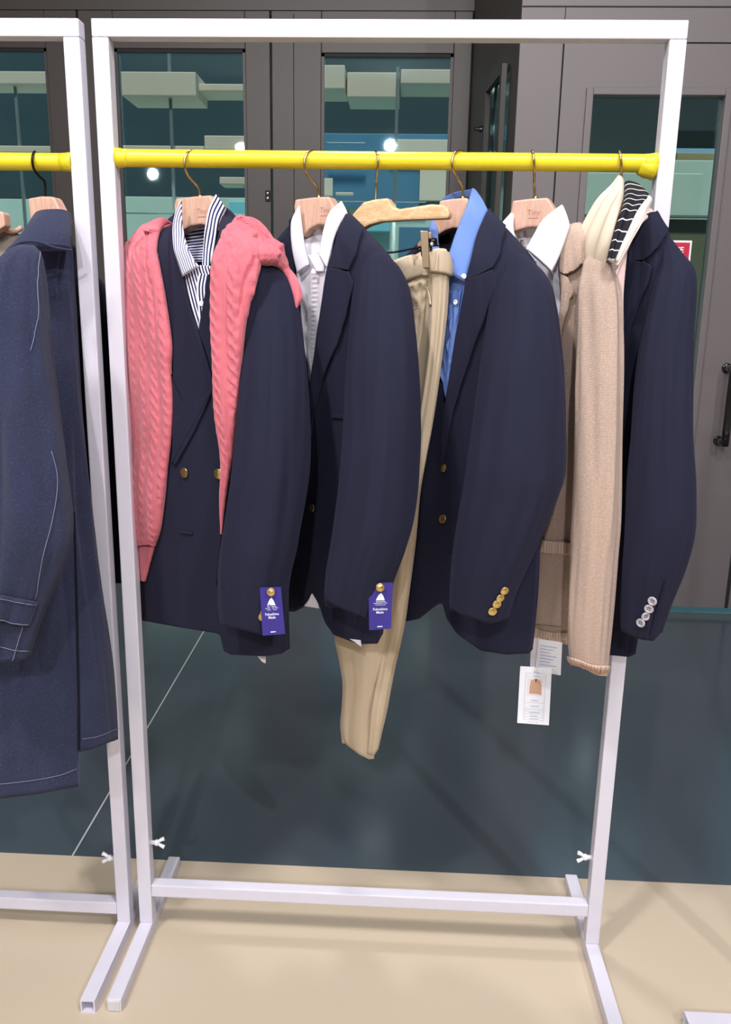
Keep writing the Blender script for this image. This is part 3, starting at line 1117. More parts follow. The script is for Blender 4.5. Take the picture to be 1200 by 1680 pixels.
# trouser hanger with wooden arm, wire and clips
th = thing('trouser_hanger', 'pale wooden hanger with one arm showing above the khaki trousers', 'hanger', 'wooden suit hangers')
u3, w3 = basis(18)
p3 = at(617, 335, 0.0)
arm = [(600, 333), (620, 328), (640, 326), (648, 340), (659, 344), (685, 340), (711, 336), (731, 337.5), (738.5, 344), (740.5, 352), (738.5, 359.5), (712, 360.5), (670, 362), (629, 364.6), (610, 370), (597, 377), (575, 372), (560, 380), (556, 372), (578, 358), (590, 344)]
prism('body', [plane_pt(x, y, p3, w3) for x, y in arm], w3, 0.011, M['wood_light'], th, 0.0035)
hook('hook', [(612, 266, 0.034), (613, 254, 0.028), (616, 248.5, 0.012), (619.5, 254, -0.003), (620.5, 266, -0.006), (619, 284, -0.003), (617.5, 300, 0.004), (617, 332, 0.004)], th, M['brass'], 0.0019)
tube('clip_bar', [at(596, 376, 0.004), at(612, 404, 0.0), at(634, 414.5, -0.01), at(690, 405.5, -0.03), at(722, 402, -0.042)], 0.0016, M['dark_wire'], th, 8, 30)
def clip_plate():
    q = [at(690, 379, -0.080), at(703, 379, -0.083), at(704.5, 439, -0.088), at(694.5, 439, -0.086)]
    cl = prism('clip', q, Vector((0.3, 0.95, 0)), 0.0016, M['clip'], th, 0.0006)
    prism('clip_back', [p_ + Vector((0.006, 0.022, 0)) for p_ in q], Vector((0.3, 0.95, 0)), 0.0014, M['clip'], cl, 0.0006)
    lathe('clip_spring', [(0.006, -0.008), (0.006, 0.008)], at(708, 397, -0.068), Vector((1, -0.3, 0)), M['dark_wire'], cl, 12)
    lathe('clip_rivet', [(0.003, -0.002), (0.003, 0.002), (0.001, 0.0028)], at(708.5, 400.5, -0.078), Vector((0, -1, 0.1)), M['chrome'], cl, 10)
clip_plate()

def rows_y(rows, y0, y1, bow=0.0):
    """add a depth column running from y0 at the first row to y1 at the last"""
    a, b = rows[0][0], rows[-1][0]
    out = []
    for r in rows:
        t = (r[0] - a) / (b - a)
        out.append((r[0], r[1], r[2], lerp(y0, y1, t) + bow * math.sin(math.pi * t)))
    return out

NAVY = M['navy']

# ================================================================== blazer 1 (double breasted) with striped shirt and pink sweater
j1 = thing('double_breasted_blazer', 'navy double-breasted blazer with gold buttons under the pink sweater', 'jacket', 'navy blazers')
t1 = Loft(rows_y([(350, 285, 370), (366, 264, 392), (380, 244, 408), (400, 222, 430), (430, 203, 460), (460, 197, 470), (520, 195, 472), (640, 202, 474), (760, 209, 476), (880, 217, 476), (1000, 227, 475), (1035, 230, 475)], 0.040, 0.034), 40, 0.40, 2.4, 120, 130, folds=0.007, seed=1,
          hem=[(200, 1014), (233, 1018), (300, 1030), (362, 1040), (364, 1066), (378, 1074), (435, 1077), (464, 1072), (475, 1064)], back_lift=0.05)
s1 = Loft(rows_y([(440, 440, 456), (446, 426, 472), (455, 419, 480), (470, 415, 486), (500, 411, 492), (540, 405, 498), (640, 394, 505), (740, 383, 507), (800, 376, 503), (886, 364, 490), (941, 358, 477), (1000, 359, 471), (1030, 362, 469)], -0.052, -0.150, -0.03), 40, 0.95, 2.3, 64, 110, folds=0.006, seed=2,
          hem=[(355, 1022), (364, 1025), (400, 1034), (430, 1042), (470, 1040)], ramp=8)
hole1 = [(297, 345), (330, 335), (356, 332), (366, 360), (359, 395), (352, 440), (344, 490), (328, 549), (307, 505), (296, 455), (287, 420), (286, 380), (291, 350)]
t1.build('body', NAVY, j1, hole=hole1)
s1.build('sleeve', NAVY, j1)
b1 = t1.bvh()
bj1 = join_bvh(t1, s1)
patch('lapel', [(286, 362), (283, 400), (286, 450), (288, 520), (287, 600), (287, 690), (285, 762)], [(294, 352), (291, 392), (300.5, 440), (313.5, 500), (328.5, 545), (351, 622), (352, 640)], NAVY, j1, b1, 0.002, 0.003, 60, 16)
patch('lapel', [(287, 690), (287, 730), (286, 764)], [(352, 640), (322, 706), (290, 764)], NAVY, j1, b1, 0.002, 0.003, 30, 14)
patch('collar', [(371, 343), (361, 374), (354, 405), (346, 448), (338, 490), (328, 543)], [(398, 372), (386, 392), (374, 424), (368, 470), (360, 520), (352, 600)], NAVY, j1, b1, 0.002, 0.003, 50, 12)
stitch('seam', [(284, 612), (294, 634), (304, 656)], b1, j1, M['navy_lining'], 0.001, 0.005)
stitch('front_edge', [(364, 878), (360, 920), (356, 960)], b1, j1, M['navy_lining'], 0.0012, 0.001)
button(305, 775, b1, j1, 'gold', 0.0088)
button(361, 777, b1, j1, 'gold', 0.0088)
bs1 = s1.bvh()
button(432, 1004, bs1, j1, 'gold', 0.0075, 0.001)
button(431, 1011, bs1, j1, 'gold', 0.0075, 0.001)
patch('pocket_welt', [(296, 871), (306, 872), (317, 873)], [(296, 875), (306, 876), (317, 877)], NAVY, j1, b1, 0.0008, 0.0012, 12, 4)

sh1 = thing('striped_shirt', 'navy and white striped shirt with button-down collar inside the first blazer', 'shirt')
patch('shirt_front', [(296, 432), (301, 455), (312, 500), (326, 546)], [(346, 436), (342, 462), (337, 500), (329, 546)], M['stripe_len'], sh1, b1, -0.006, 0.003, 40, 20)
patch('placket', [(326, 448), (322, 470), (324, 500), (327, 540)], [(341, 450), (338, 470), (334, 500), (329, 540)], M['stripe_len'], sh1, b1, -0.003, 0.002, 30, 8)
button(331.5, 498, b1, sh1, 'shirt', 0.0045, 0.0)
patch('collar_leaf', onto(b1, [(296.5, 331, -0.012), (287, 355, -0.014), (283.5, 380, -0.018), (286, 408), (293, 430), (301, 454)], 0.010), onto(b1, [(299, 331, -0.012), (299.5, 358, -0.016), (303, 386, -0.022), (311, 411), (319, 426), (327, 437)], 0.008), M['stripe_fine'], sh1, None, 0.0, 0.002, 40, 14, 0.003)
patch('collar_leaf', [(354, 320, -0.02), (343, 343, -0.032), (337.5, 370, -0.042), (335, 402, -0.045), (333, 430, -0.055), (334, 449, -0.06)], [(370, 344, -0.025), (363, 360, -0.035), (357, 378, -0.042), (352.5, 405, -0.05), (348, 432, -0.06), (341, 457, -0.064)], M['stripe_len'], sh1, None, 0.0, 0.002, 40, 14, 0.003)
patch('back_yoke', [(300, 372, 0.045), (302, 400, 0.03), (308, 430, 0.0)], [(350, 362, 0.045), (345, 400, 0.03), (340, 430, 0.0)], M['stripe_across'], sh1, None, 0.0, 0.002, 24, 18)
patch('shirt_tail', [(418, 1070, -0.08), (424, 1078, -0.08), (431, 1086, -0.08)], [(436, 1068, -0.08), (436.5, 1078, -0.08), (436, 1088, -0.08)], M['white_shirt'], sh1, None, 0, 0.001, 8, 4)

# pink cable-knit sweater draped over the shoulders
def cable(s, l, t, v, wrow, pitch=0.030, amp=0.0030, per=0.040):
    h_ = 0.0
    c = (s + 0.004) / pitch
    d = (c - math.floor(c) - 0.5) * pitch
    ph = 2 * math.pi * l / per + math.floor(c) * 1.7
    for q in (0.0, math.pi):
        x_ = 0.0052 * math.sin(ph + q)
        zz = 0.5 + 0.5 * math.cos(ph + q)
        h_ = max(h_, math.exp(-((d - x_) / 0.0036) ** 2) * (0.45 + 0.55 * zz))
    rib = 0.25 * math.exp(-((abs(d) - 0.0145) / 0.0018) ** 2)
    return amp * max(h_, rib)

sw = thing('cable_knit_sweater', 'pink cable-knit sweater draped over the double-breasted blazer', 'sweater')
def knit_fold(s, l, t, v, w_):
    return cable(s, l, t, v, w_) + 0.006 * noise.noise(Vector((t * 2.6, v * 5.0, 3.1))) - 0.009 * math.exp(-((t - 0.80) / 0.035) ** 2) * max(0, 1 - v * 2.2)
left_A = [(274, 364), (245, 380), (218, 407), (211, 443), (212, 492), (215.5, 582), (218.5, 653), (221, 747), (223.5, 829), (225, 880), (225.5, 896)]
left_B = [(284, 366), (264, 382), (260, 408), (265, 434), (275, 487), (286, 568), (285, 604), (288, 662), (285, 719), (278, 774), (273, 823), (266, 872), (257, 896)]
patch('hanging_sleeve', left_A, left_B, M['pink'], sw, b1, 0.003, 0.005, 330, 60, 0.010, func=knit_fold, taper=0.03, relax=20, end=False)
patch('cuff', [(225.5, 895), (225.5, 920), (225, 949)], [(257, 895), (250, 922), (242, 953)], M['pink'], sw, b1, 0.003, 0.004, 40, 40, 0.006, func=lambda s, l, t, v, w_: 0.0007 * math.sin(s * 1900))
patch('shoulder_part', [(262, 374), (240, 385), (222, 402), (214, 425)], [(284, 366), (268, 378), (262, 396), (260, 420)], M['pink'], sw, b1, 0.003, 0.004, 60, 40, 0.010, func=lambda s, l, t, v, w_: 0.4 * cable(s, l, t, v, w_), taper=0.02, relax=40)
right_A = [(389, 362), (372, 385), (356, 424), (351, 454), (351, 492), (352, 547), (355, 640), (359, 697), (365.5, 760), (364, 815), (364, 876)]
right_B = [(424, 372), (428, 402), (428, 440), (421, 464), (413, 494), (405, 540), (398, 620), (394, 660), (385, 741), (377, 796), (366, 876)]
patch('hanging_sleeve', right_A, right_B, M['pink'], sw, b1, 0.004, 0.005, 330, 50, 0.011, func=knit_fold, taper=0.035, relax=6, sink=-0.004)
def roll(s, l, t, v, w_):
    g = -0.010 * math.exp(-((t - 0.62 + 0.25 * v) / 0.06) ** 2) * math.sin(math.pi * min(1, v * 1.5)) ** 2
    g += -0.006 * math.exp(-((t - 0.30 + 0.1 * v) / 0.05) ** 2) * math.sin(math.pi * min(1, max(0, v - 0.15) * 1.6)) ** 2
    return 0.8 * cable(s, l, t, v, w_) + 0.004 * noise.noise(Vector((t * 3.0, v * 3.0, 8.2))) + g
patch('shoulder_part', [(386, 364), (410, 357), (430, 366), (450, 391), (468, 424), (480, 450), (488, 476), (490.5, 512)], [(366, 400), (386, 424), (408, 434), (432, 438), (454, 438), (470, 454), (480, 480), (487, 511)], M['pink'], sw, bj1, 0.004, 0.004, 160, 60, 0.015, func=roll, Yd=-0.06, taper=0.05, relax=40)

def fukushima_tag(label, corners, leaf):
    tg = thing('hang_tag', label, 'tag', 'indigo hang tags on the cuffs')
    c = Card('card', corners, M['tag_blue'], tg)
    c.poly('sail_emblem', [(0.30, 0.375), (0.36, 0.31), (0.44, 0.245), (0.53, 0.215), (0.61, 0.28), (0.68, 0.375)], M['ink_white'])
    c.poly('sail_shade', [(0.50, 0.37), (0.52, 0.25), (0.505, 0.25), (0.47, 0.37)], M['ink_grey'], 0.0006)
    c.rect('fine_print', 0.30, 0.72, 0.395, 0.415, M['ink_grey'])
    c.rect('fine_print', 0.20, 0.62, 0.432, 0.446, M['ink_grey'])
    c.rect('fine_print', 0.65, 0.80, 0.428, 0.442, M['ink_grey'])
    c.rect('fine_print', 0.28, 0.73, 0.466, 0.478, M['ink_grey'])
    c.text('lettering', 'Fukushima', 0.49, 0.562, 0.075, M['ink_white'], 0.62, 0.012)
    c.text('lettering', 'Made', 0.48, 0.632, 0.075, M['ink_white'], 0.32, 0.012)
    c.rect('fine_print', 0.37, 0.60, 0.925, 0.945, M['ink_white'])
    return tg, c
hy = hit(bs1, 446, 990)[0].y - 0.012
tg1, c1 = fukushima_tag('tilted indigo hang tag on the cuff of the double-breasted blazer', [(426.5, 964, hy), (461, 963, hy - 0.004), (468, 1040, hy - 0.012), (431, 1043, hy - 0.006)], None)
q = c1.pt(0.53, 0.10, 0.003)
button(445, 971, None, tg1, 'gold', 0.0068, 0.0, q.y, c1.n)

# ================================================================== blazer 2 with white shirt
j2 = thing('blazer', 'navy blazer over the white button-down shirt', 'jacket', 'navy blazers')
t2 = Loft(rows_y([(350, 494, 566), (372, 470, 592), (400, 450, 618), (425, 444, 640), (460, 442, 652), (520, 444, 656), (640, 450, 658), (760, 457, 652), (880, 464, 644), (1000, 470, 631), (1025, 472, 628)], 0.014, 0.004), 40, 0.40, 2.4, 120, 130, folds=0.006, seed=3,
          hem=[(465, 1003), (482, 1003), (500, 993), (507, 976), (513, 973), (526, 998), (532, 1020), (548, 1042), (589, 1057), (620, 1056), (628, 1040)], back_lift=0.06)
s2 = Loft(rows_y([(414, 612, 626), (424, 600, 642), (440, 591, 656), (470, 583, 670), (520, 577, 680), (600, 570, 688), (700, 565, 690), (782, 556, 686), (851, 547, 678), (895, 541, 667), (947, 533, 648), (990, 530, 636), (1008, 530, 630)], -0.070, -0.165, -0.03), 40, 0.95, 2.3, 64, 110, folds=0.006, seed=4,
          hem=[(526, 979), (548, 993), (580, 1007), (605, 1016), (640, 1014)], ramp=8)
hole2 = [(494, 345), (520, 338), (552, 335), (565, 348), (556, 385), (553, 412), (546, 440), (538, 490), (527, 560), (510, 645), (497, 590), (486, 500), (478, 430), (474, 375), (481, 356)]
t2.build('body', NAVY, j2, hole=hole2)
s2.build('sleeve', NAVY, j2)
b2, bs2 = t2.bvh(), s2.bvh()
bj2 = join_bvh(t2, s2)
patch('collar', [(568, 350), (556, 385), (548, 412), (540, 440)], [(595, 377), (591, 395), (587, 418), (575, 444)], NAVY, j2, b2, 0.003, 0.004, 40, 14, lin=True)
patch('lapel', [(540, 438), (532, 490), (522, 560), (511, 635), (507, 700), (508, 745)], [(574, 446), (584, 465), (562, 550), (533, 622), (516, 690), (509, 746)], NAVY, j2, b2, 0.003, 0.004, 90, 16, lin=True)
patch('lapel', [(474, 362), (476, 400), (480, 440), (488, 500), (498, 580), (507, 640)], [(486, 350), (478.5, 376), (483, 430), (491, 500), (502, 590), (510.5, 637)], NAVY, j2, b2, 0.001, 0.003, 50, 6)
patch('breast_pocket', [(546, 679), (558, 680), (570, 680)], [(546, 686), (558, 687), (570, 687)], NAVY, j2, b2, 0.001, 0.002, 16, 5)
button(505, 748, b2, j2, 'gold', 0.0075, nrm=Vector((-0.9, -0.35, 0.2)))
button(515, 833, b2, j2, 'gold', 0.0075, nrm=Vector((-0.8, -0.6, 0.1)))
sh2 = thing('white_shirt', 'white button-down shirt inside the second blazer beside the trousers', 'shirt', 'white shirts')
patch('shirt_front', [(482, 420), (488, 480), (496, 560), (508, 638)], [(548, 414), (535, 480), (524, 560), (512, 638)], M['white_shirt'], sh2, b2, -0.007, 0.003, 50, 24, func=lambda s, l, t, v, w_: 0.003 * noise.noise(Vector((t * 4, v * 9, 1))))
pk = patch('placket', [(508, 446), (509, 500), (509, 560), (510, 632)], [(534, 444), (527, 500), (519, 560), (512, 632)], M['white_shirt'], sh2, b2, -0.004, 0.003, 160, 16, func=lambda s, l, t, v, w_: 0.0012 * (math.sin(l * 850) > 0.2) * math.exp(-((t - 0.35) / 0.2) ** 2))
patch('collar_leaf', onto(b2, [(491, 338, 0.0), (479, 362), (478.5, 390), (482, 418), (489, 449)], 0.006), onto(b2, [(493, 338, 0.0), (496.5, 372), (500, 398), (504, 418), (509, 434)], 0.003), M['white_shirt'], sh2, None, 0.0, 0.002, 40, 12, 0.003)
patch('collar_leaf', [(560, 331, -0.022), (541, 349, -0.032), (532, 374, -0.044), (527, 398, -0.05), (524, 420, -0.058)], [(571, 351, -0.034), (558, 370, -0.042), (549.5, 391, -0.05), (544, 415, -0.055), (537, 441, -0.063)], M['white_shirt'], sh2, None, 0.0, 0.002, 40, 14, 0.004)
patch('back_yoke', [(494, 372, 0.045), (498, 400, 0.02), (504, 432, -0.01)], [(552, 360, 0.045), (542, 400, 0.02), (534, 432, -0.01)], M['white_shirt'], sh2, None, 0.0, 0.002, 24, 18)
patch('collar_stand', [(508, 426, -0.035), (514, 436, -0.045), (520, 446, -0.05)], [(533, 416, -0.045), (533, 432, -0.052), (533, 446, -0.056)], M['white_shirt'], sh2, None, 0, 0.002, 12, 8, 0.002)
button(516, 446, None, sh2, 'shirt', 0.004, 0.002, -0.052, Vector((-0.4, -0.9, 0.1)))
patch('shirt_tail', [(514, 968, -0.02), (506, 985, -0.02), (499, 994, -0.02)], [(515, 968, -0.02), (521, 985, -0.02), (524, 998, -0.02)], M['white_shirt'], sh2, None, 0, 0.001, 8, 6)
patch('shirt_tail', [(574, 1048, -0.09), (582, 1053, -0.09), (592, 1060, -0.09)], [(592, 1050, -0.09), (593, 1055, -0.09), (593, 1061, -0.09)], M['white_shirt'], sh2, None, 0, 0.001, 8, 4)
hy = hit(bs2, 622, 990)[0].y - 0.012
tg2, c2 = fukushima_tag('upright indigo hang tag on the cuff beside the khaki trousers', [(605, 956, hy), (645, 956, hy + 0.004), (642, 1031.5, hy), (606, 1034, hy - 0.006)], None)
q = c2.pt(0.48, 0.10, 0.003)
button(624, 963.5, None, tg2, 'gold', 0.0068, 0.0, q.y, c2.n)

# ================================================================== khaki trousers
tr = thing('khaki_trousers', 'khaki chino trousers clipped to the pale wooden hanger', 'trousers')
def tr_folds(seed):
    return dict(folds=0.004, seed=seed, fscale=(2.0, 0.8))
lA = Loft(rows_y([(430, 648, 706), (452, 654, 712), (500, 664, 716), (560, 662, 712), (640, 652, 704), (760, 630, 690), (880, 596, 672), (1000, 554, 654), (1056, 550, 642), (1100, 558.5, 632), (1130, 563, 624), (1170, 562, 616), (1204, 559.5, 614), (1228, 562, 614)], -0.048, 0.055), 30, 0.30, 2.2, 72, 130, hem=[(557, 1200), (568, 1222), (590, 1238), (606, 1246), (614, 1245)], ramp=14, **tr_folds(11))
lB = Loft(rows_y([(414, 703, 739), (440, 704, 738), (470, 706, 736), (490, 706, 734.5), (522, 705, 731.6), (560, 703, 727.5), (640, 694, 717.5), (706, 684, 707.5), (755, 674, 699), (810, 664, 690), (886, 650, 683), (968, 640, 672), (1020, 632, 664), (1056, 626, 656), (1090, 620, 648), (1130, 612, 640), (1166, 606, 634), (1204, 604, 626), (1230, 602, 621)], -0.070, 0.035, -0.012), 20, 0.9, 2.2, 48, 130, hem=[(600, 1236), (614, 1240), (622, 1228)], ramp=14, **tr_folds(12))
lA.build('trouser_leg', M['khaki'], tr)
lB.build('trouser_leg', M['khaki'], tr)
bA, bB = lA.bvh(), lB.bvh()
bT = join_bvh(lA, lB)
patch('waistband', [(640, 430), (665, 421), (692, 414)], [(656, 468), (678, 456), (700, 449)], M['khaki'], tr, bA, 0.002, 0.003, 24, 10, 0.001, Yd=-0.05)
patch('waistband', [(703, 414), (714, 408.5), (722, 407.5), (731, 409), (739, 414)], [(704, 445), (714, 446), (722, 447), (731, 449), (737.5, 453)], M['khaki'], tr, bB, 0.002, 0.003, 30, 12, 0.001, Yd=-0.09)
patch('belt_loop', [(694, 440), (695, 450)], [(704, 441), (703.5, 451)], M['khaki'], tr, bT, 0.006, 0.002, 6, 4, 0.001, soft=False)
patch('hip_panel', [(664, 462), (666, 500), (666, 545), (664, 590)], [(702, 452), (699, 500), (694, 545), (684, 590)], M['khaki'], tr, bA, 0.0, 0.002, 60, 30, 0.002, func=lambda s, l, t, v, w_: 0.007 * noise.noise(Vector((t * 5, v * 9, 2.0))) * max(0, 1 - 1.6 * v), taper=0.01)
patch('pocket_edge', [(700, 470), (704, 482), (706, 500)], [(702, 470), (707, 482), (709, 500)], M['khaki'], tr, bT, 0.001, 0.002, 12, 4)
stitch('fly_seam', [(719, 415), (717, 430), (716, 445)], BVHTree.FromPolygons([at(690, 400, -0.0925), at(745, 400, -0.0925), at(745, 460, -0.0925), at(690, 460, -0.0925)], [(0, 1, 2, 3)]), tr, M['cream'], 0.0009, 0.0, 12)
for k in range(3):
    stitch('fray', [(677 + k * 2, 499 + k * 5), (682 + k, 497 + k * 4.5), (687, 494 + k * 4.5)], bA, tr, M['engrave'], 0.0005, 0.006, 8)

# ================================================================== blazer 3 with blue shirt
j4 = thing('blazer', 'navy blazer with four gold cuff buttons over the blue shirt', 'jacket', 'navy blazers')
t4 = Loft(rows_y([(348, 728, 798), (372, 706, 826), (400, 682, 852), (430, 656, 876), (460, 644, 888), (520, 642, 895), (640, 646, 897), (760, 650, 893), (880, 654, 886), (1000, 658, 878), (1035, 660, 875)], 0.014, -0.005), 40, 0.42, 2.4, 120, 130, folds=0.006, seed=5,
          hem=[(640, 1020), (665, 1019), (684, 1015), (708, 996), (717, 990), (726, 991), (731, 1014), (749, 1040), (790, 1068), (832, 1074), (868, 1072), (876, 1064)], back_lift=0.07)
s4 = Loft(rows_y([(416, 845, 858), (430, 830, 876), (446, 822, 893), (466, 813, 905), (500, 806, 913), (540, 799, 919), (606, 788, 926), (700, 775, 928), (771, 765, 927), (810, 759, 915.5), (848, 752, 901), (908, 744, 874), (960, 740, 850), (1008, 739, 833)], -0.070, -0.165, -0.03), 40, 0.95, 2.3, 64, 110, folds=0.006, seed=6,
          hem=[(736, 996), (755, 1008), (804, 1024), (834, 1016)], ramp=8)
hole4 = [(728, 345), (750, 335), (790, 338), (799, 350), (785, 385), (780, 430), (771, 470), (758, 540), (747, 600), (733, 662), (715, 600), (704, 500), (700, 420), (712, 370)]
t4.build('body', NAVY, j4, hole=hole4)
s4.build('sleeve', NAVY, j4)
b4, bs4 = t4.bvh(), s4.bvh()
patch('collar', [(800, 347), (785, 385), (775, 430), (767, 462)], [(828, 375), (825, 397), (822, 419), (810, 441)], NAVY, j4, b4, 0.003, 0.004, 40, 14, lin=True)
patch('lapel', [(767, 460), (752, 540), (742, 600), (734, 655), (728, 710), (729, 758)], [(809, 443), (819, 461), (800, 515), (773, 590), (746, 676), (731, 760)], NAVY, j4, b4, 0.003, 0.004, 90, 16, lin=True)
button(731, 768, b4, j4, 'gold', 0.0078, nrm=Vector((-0.85, -0.45, 0.2)))
button(729, 852, b4, j4, 'gold', 0.0078, nrm=Vector((-0.7, -0.6, 0.3)))
patch('pocket_flap', [(735, 905), (745, 908), (760, 911)], [(735, 930), (745, 934), (760, 938)], NAVY, j4, b4, 0.001, 0.002, 16, 6)
for x, y in ((808, 1002), (815, 990), (820, 980), (827, 968)):
    button(x, y, bs4, j4, 'gold', 0.0068, 0.0015)
sh4 = thing('blue_shirt', 'blue chambray shirt with snap collar inside the blazer behind the trousers', 'shirt')
patch('shirt_front', [(700, 430), (706, 500), (716, 580), (730, 655)], [(776, 436), (764, 500), (748, 580), (737, 655)], M['blue_shirt'], sh4, b4, -0.007, 0.003, 50, 24, func=lambda s, l, t, v, w_: 0.008 * noise.noise(Vector((t * 4, v * 9, 5))))
patch('placket', [(736, 478), (738, 520), (736, 570), (734, 640)], [(756, 474), (750, 520), (744, 570), (737, 640)], M['blue_shirt'], sh4, b4, -0.004, 0.003, 40, 10, func=lambda s, l, t, v, w_: 0.006 * noise.noise(Vector((t * 2, v * 7, 6))))
patch('collar_band', [(718, 340, 0.045), (727, 326, 0.055), (748, 315.5, 0.06), (775, 311, 0.045)], [(720, 350, 0.045), (733, 335, 0.055), (751, 327, 0.06), (771, 325, 0.045)], M['blue_shirt'], sh4, None, 0.0, 0.003, 30, 8, 0.002)
patch('collar_leaf', [(774, 311, 0.02), (767, 335, -0.022), (752, 372, -0.036), (742, 400, -0.047), (735, 425, -0.055), (733, 447, -0.06)], [(801.5, 346, -0.02), (790, 375, -0.035), (780, 405, -0.045), (775, 430, -0.056), (768.5, 452, -0.062), (763, 464, -0.066)], M['blue_shirt'], sh4, None, 0.0, 0.002, 44, 18, 0.005)
patch('collar_leaf', [(709, 362, 0.03), (703, 385, 0.01), (705, 420, -0.01)], [(721, 352, 0.03), (719, 385, 0.01), (723, 420, -0.02)], M['blue_shirt'], sh4, None, 0.0, 0.002, 24, 8, 0.003)
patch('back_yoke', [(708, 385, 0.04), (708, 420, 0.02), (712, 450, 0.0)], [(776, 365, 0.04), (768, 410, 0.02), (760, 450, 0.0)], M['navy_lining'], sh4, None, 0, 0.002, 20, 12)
stitch('collar_seam', [(735, 441), (748, 449), (761, 457)], BVHTree.FromPolygons([at(690, 300, -0.072), at(810, 300, -0.072), at(810, 480, -0.072), at(690, 480, -0.072)], [(0, 1, 2, 3)]), sh4, M['stitch'], 0.0007, 0, 10)
button(762, 454, None, sh4, 'shirt', 0.0042, 0.002, -0.068, Vector((-0.3, -0.9, 0.1)))
button(749, 496, b4, sh4, 'shirt', 0.004, 0.001)

# ================================================================== beige knitted cardigan with white shirt
j5 = thing('knitted_cardigan', 'beige knitted cardigan with notched collar and patch pocket', 'cardigan')
KN = M['beige_knit']
t5 = Loft(rows_y([(370, 868, 940), (392, 850, 966), (420, 842, 982), (450, 842, 984), (520, 846, 982), (640, 852, 978), (780, 860, 972), (900, 866, 964), (1000, 870, 954), (1045, 873, 950)], 0.014, -0.005), 38, 0.42, 2.3, 110, 120, folds=0.005, seed=7,
          hem=[(866, 1036), (876, 1038), (890, 1044), (928, 1046), (960, 1046)], back_lift=0.05)
s5 = Loft(rows_y([(414, 970, 982), (428, 958, 997), (446, 953, 1010), (470, 947, 1016), (520, 945, 1020.5), (640, 944, 1022.5), (780, 942, 1021), (850, 939, 1019), (913, 935, 1013), (1007, 931, 1005), (1055, 932, 1001), (1088, 935, 998)], -0.065, -0.14, -0.03), 40, 0.95, 2.3, 60, 110, folds=0.006, seed=8,
          hem=[(932, 1082), (957, 1088), (979, 1097), (999, 1098)], ramp=8)
hole5 = [(846, 352), (870, 345), (905, 342), (932, 372), (926, 392), (923, 420), (921, 444), (925, 490), (919, 545), (905, 520), (880, 450), (862, 400), (848, 380)]
t5.build('body', KN, j5, hole=hole5)
s5.build('sleeve', KN, j5)
b5, bs5 = t5.bvh(), s5.bvh()
patch('collar', [(938, 373), (927, 394), (922, 420), (922, 446), (929, 450)], [(948, 375), (973, 410), (968, 424), (955, 437), (934, 449)], KN, j5, b5, 0.004, 0.006, 60, 18, 0.002, lin=True)
patch('lapel', [(922, 446), (923, 480), (922, 515), (920, 556)], [(930, 452), (943, 477), (935, 497), (923, 558)], KN, j5, b5, 0.004, 0.005, 60, 12, 0.001, lin=True)
patch('pocket', [(876, 897), (876, 950), (875, 1022)], [(940, 903), (938, 955), (934, 1028)], KN, j5, b5, 0.001, 0.004, 50, 24)
patch('pocket_rib', [(872, 878), (890, 884), (912, 887), (938, 888)], [(872, 902), (890, 906), (912, 908.5), (937, 909)], M['beige_rib'], j5, b5, 0.002, 0.005, 40, 10, 0.001, uvscale=1.0)
def hem_rib(name, top, bot, bvh_, parent, n=60):
    return patch(name, top, bot, M['beige_rib_len'], parent, bvh_, 0.0002, 0.002, n, 10, 0.0005)
M['beige_rib_len'] = striped('beige_rib_lengthwise', srgb(184, 154, 138), srgb(210, 184, 168), 0.0046, 0.55, 'Y')
bpy.data.objects['pocket_rib'].data.materials[0] = M['beige_rib_len']
hem_rib('hem_rib', [(871, 1024), (890, 1034), (910, 1037), (933, 1037)], [(871, 1046), (890, 1053), (910, 1056), (933, 1057)], b5, j5)
hem_rib('cuff_rib', [(932, 1076), (950, 1082), (975, 1091), (1000, 1092)], [(936, 1090), (957, 1096), (979, 1107), (997, 1109)], bs5, j5)
sh5 = thing('white_shirt', 'white spread-collar shirt inside the beige cardigan', 'shirt', 'white shirts')
patch('shirt_front', [(872, 415), (886, 460), (900, 505), (912, 548)], [(926, 420), (926, 460), (926, 505), (921, 548)], M['white_shirt'], sh5, b5, -0.006, 0.003, 40, 18)
patch('placket', [(905, 446), (908, 480), (914, 540)], [(918, 446), (920, 480), (920, 540)], M['white_shirt'], sh5, b5, -0.003, 0.002, 30, 8)
patch('collar_leaf', [(843, 343, 0.02), (832, 357, 0.01), (824, 368, 0.0), (828, 382, -0.01)], [(845, 344, 0.03), (842.5, 362, 0.01), (843, 378, -0.005), (847, 394, -0.015)], M['white_shirt'], sh5, None, 0, 0.002, 24, 10, 0.003)
patch('collar_leaf', [(921, 337, -0.022), (903, 350, -0.030), (888, 364, -0.040), (875, 387, -0.052), (863, 409, -0.06)], [(935.5, 372, -0.036), (928, 393, -0.042), (920, 415, -0.05), (913, 431, -0.058), (905, 447, -0.066)], M['white_shirt'], sh5, None, 0, 0.002, 40, 20, 0.005)
patch('back_yoke', [(846, 376, 0.045), (852, 400, 0.03), (862, 430, 0.0)], [(912, 362, 0.045), (900, 400, 0.03), (892, 430, 0.0)], M['white_shirt'], sh5, None, 0, 0.002, 20, 12)

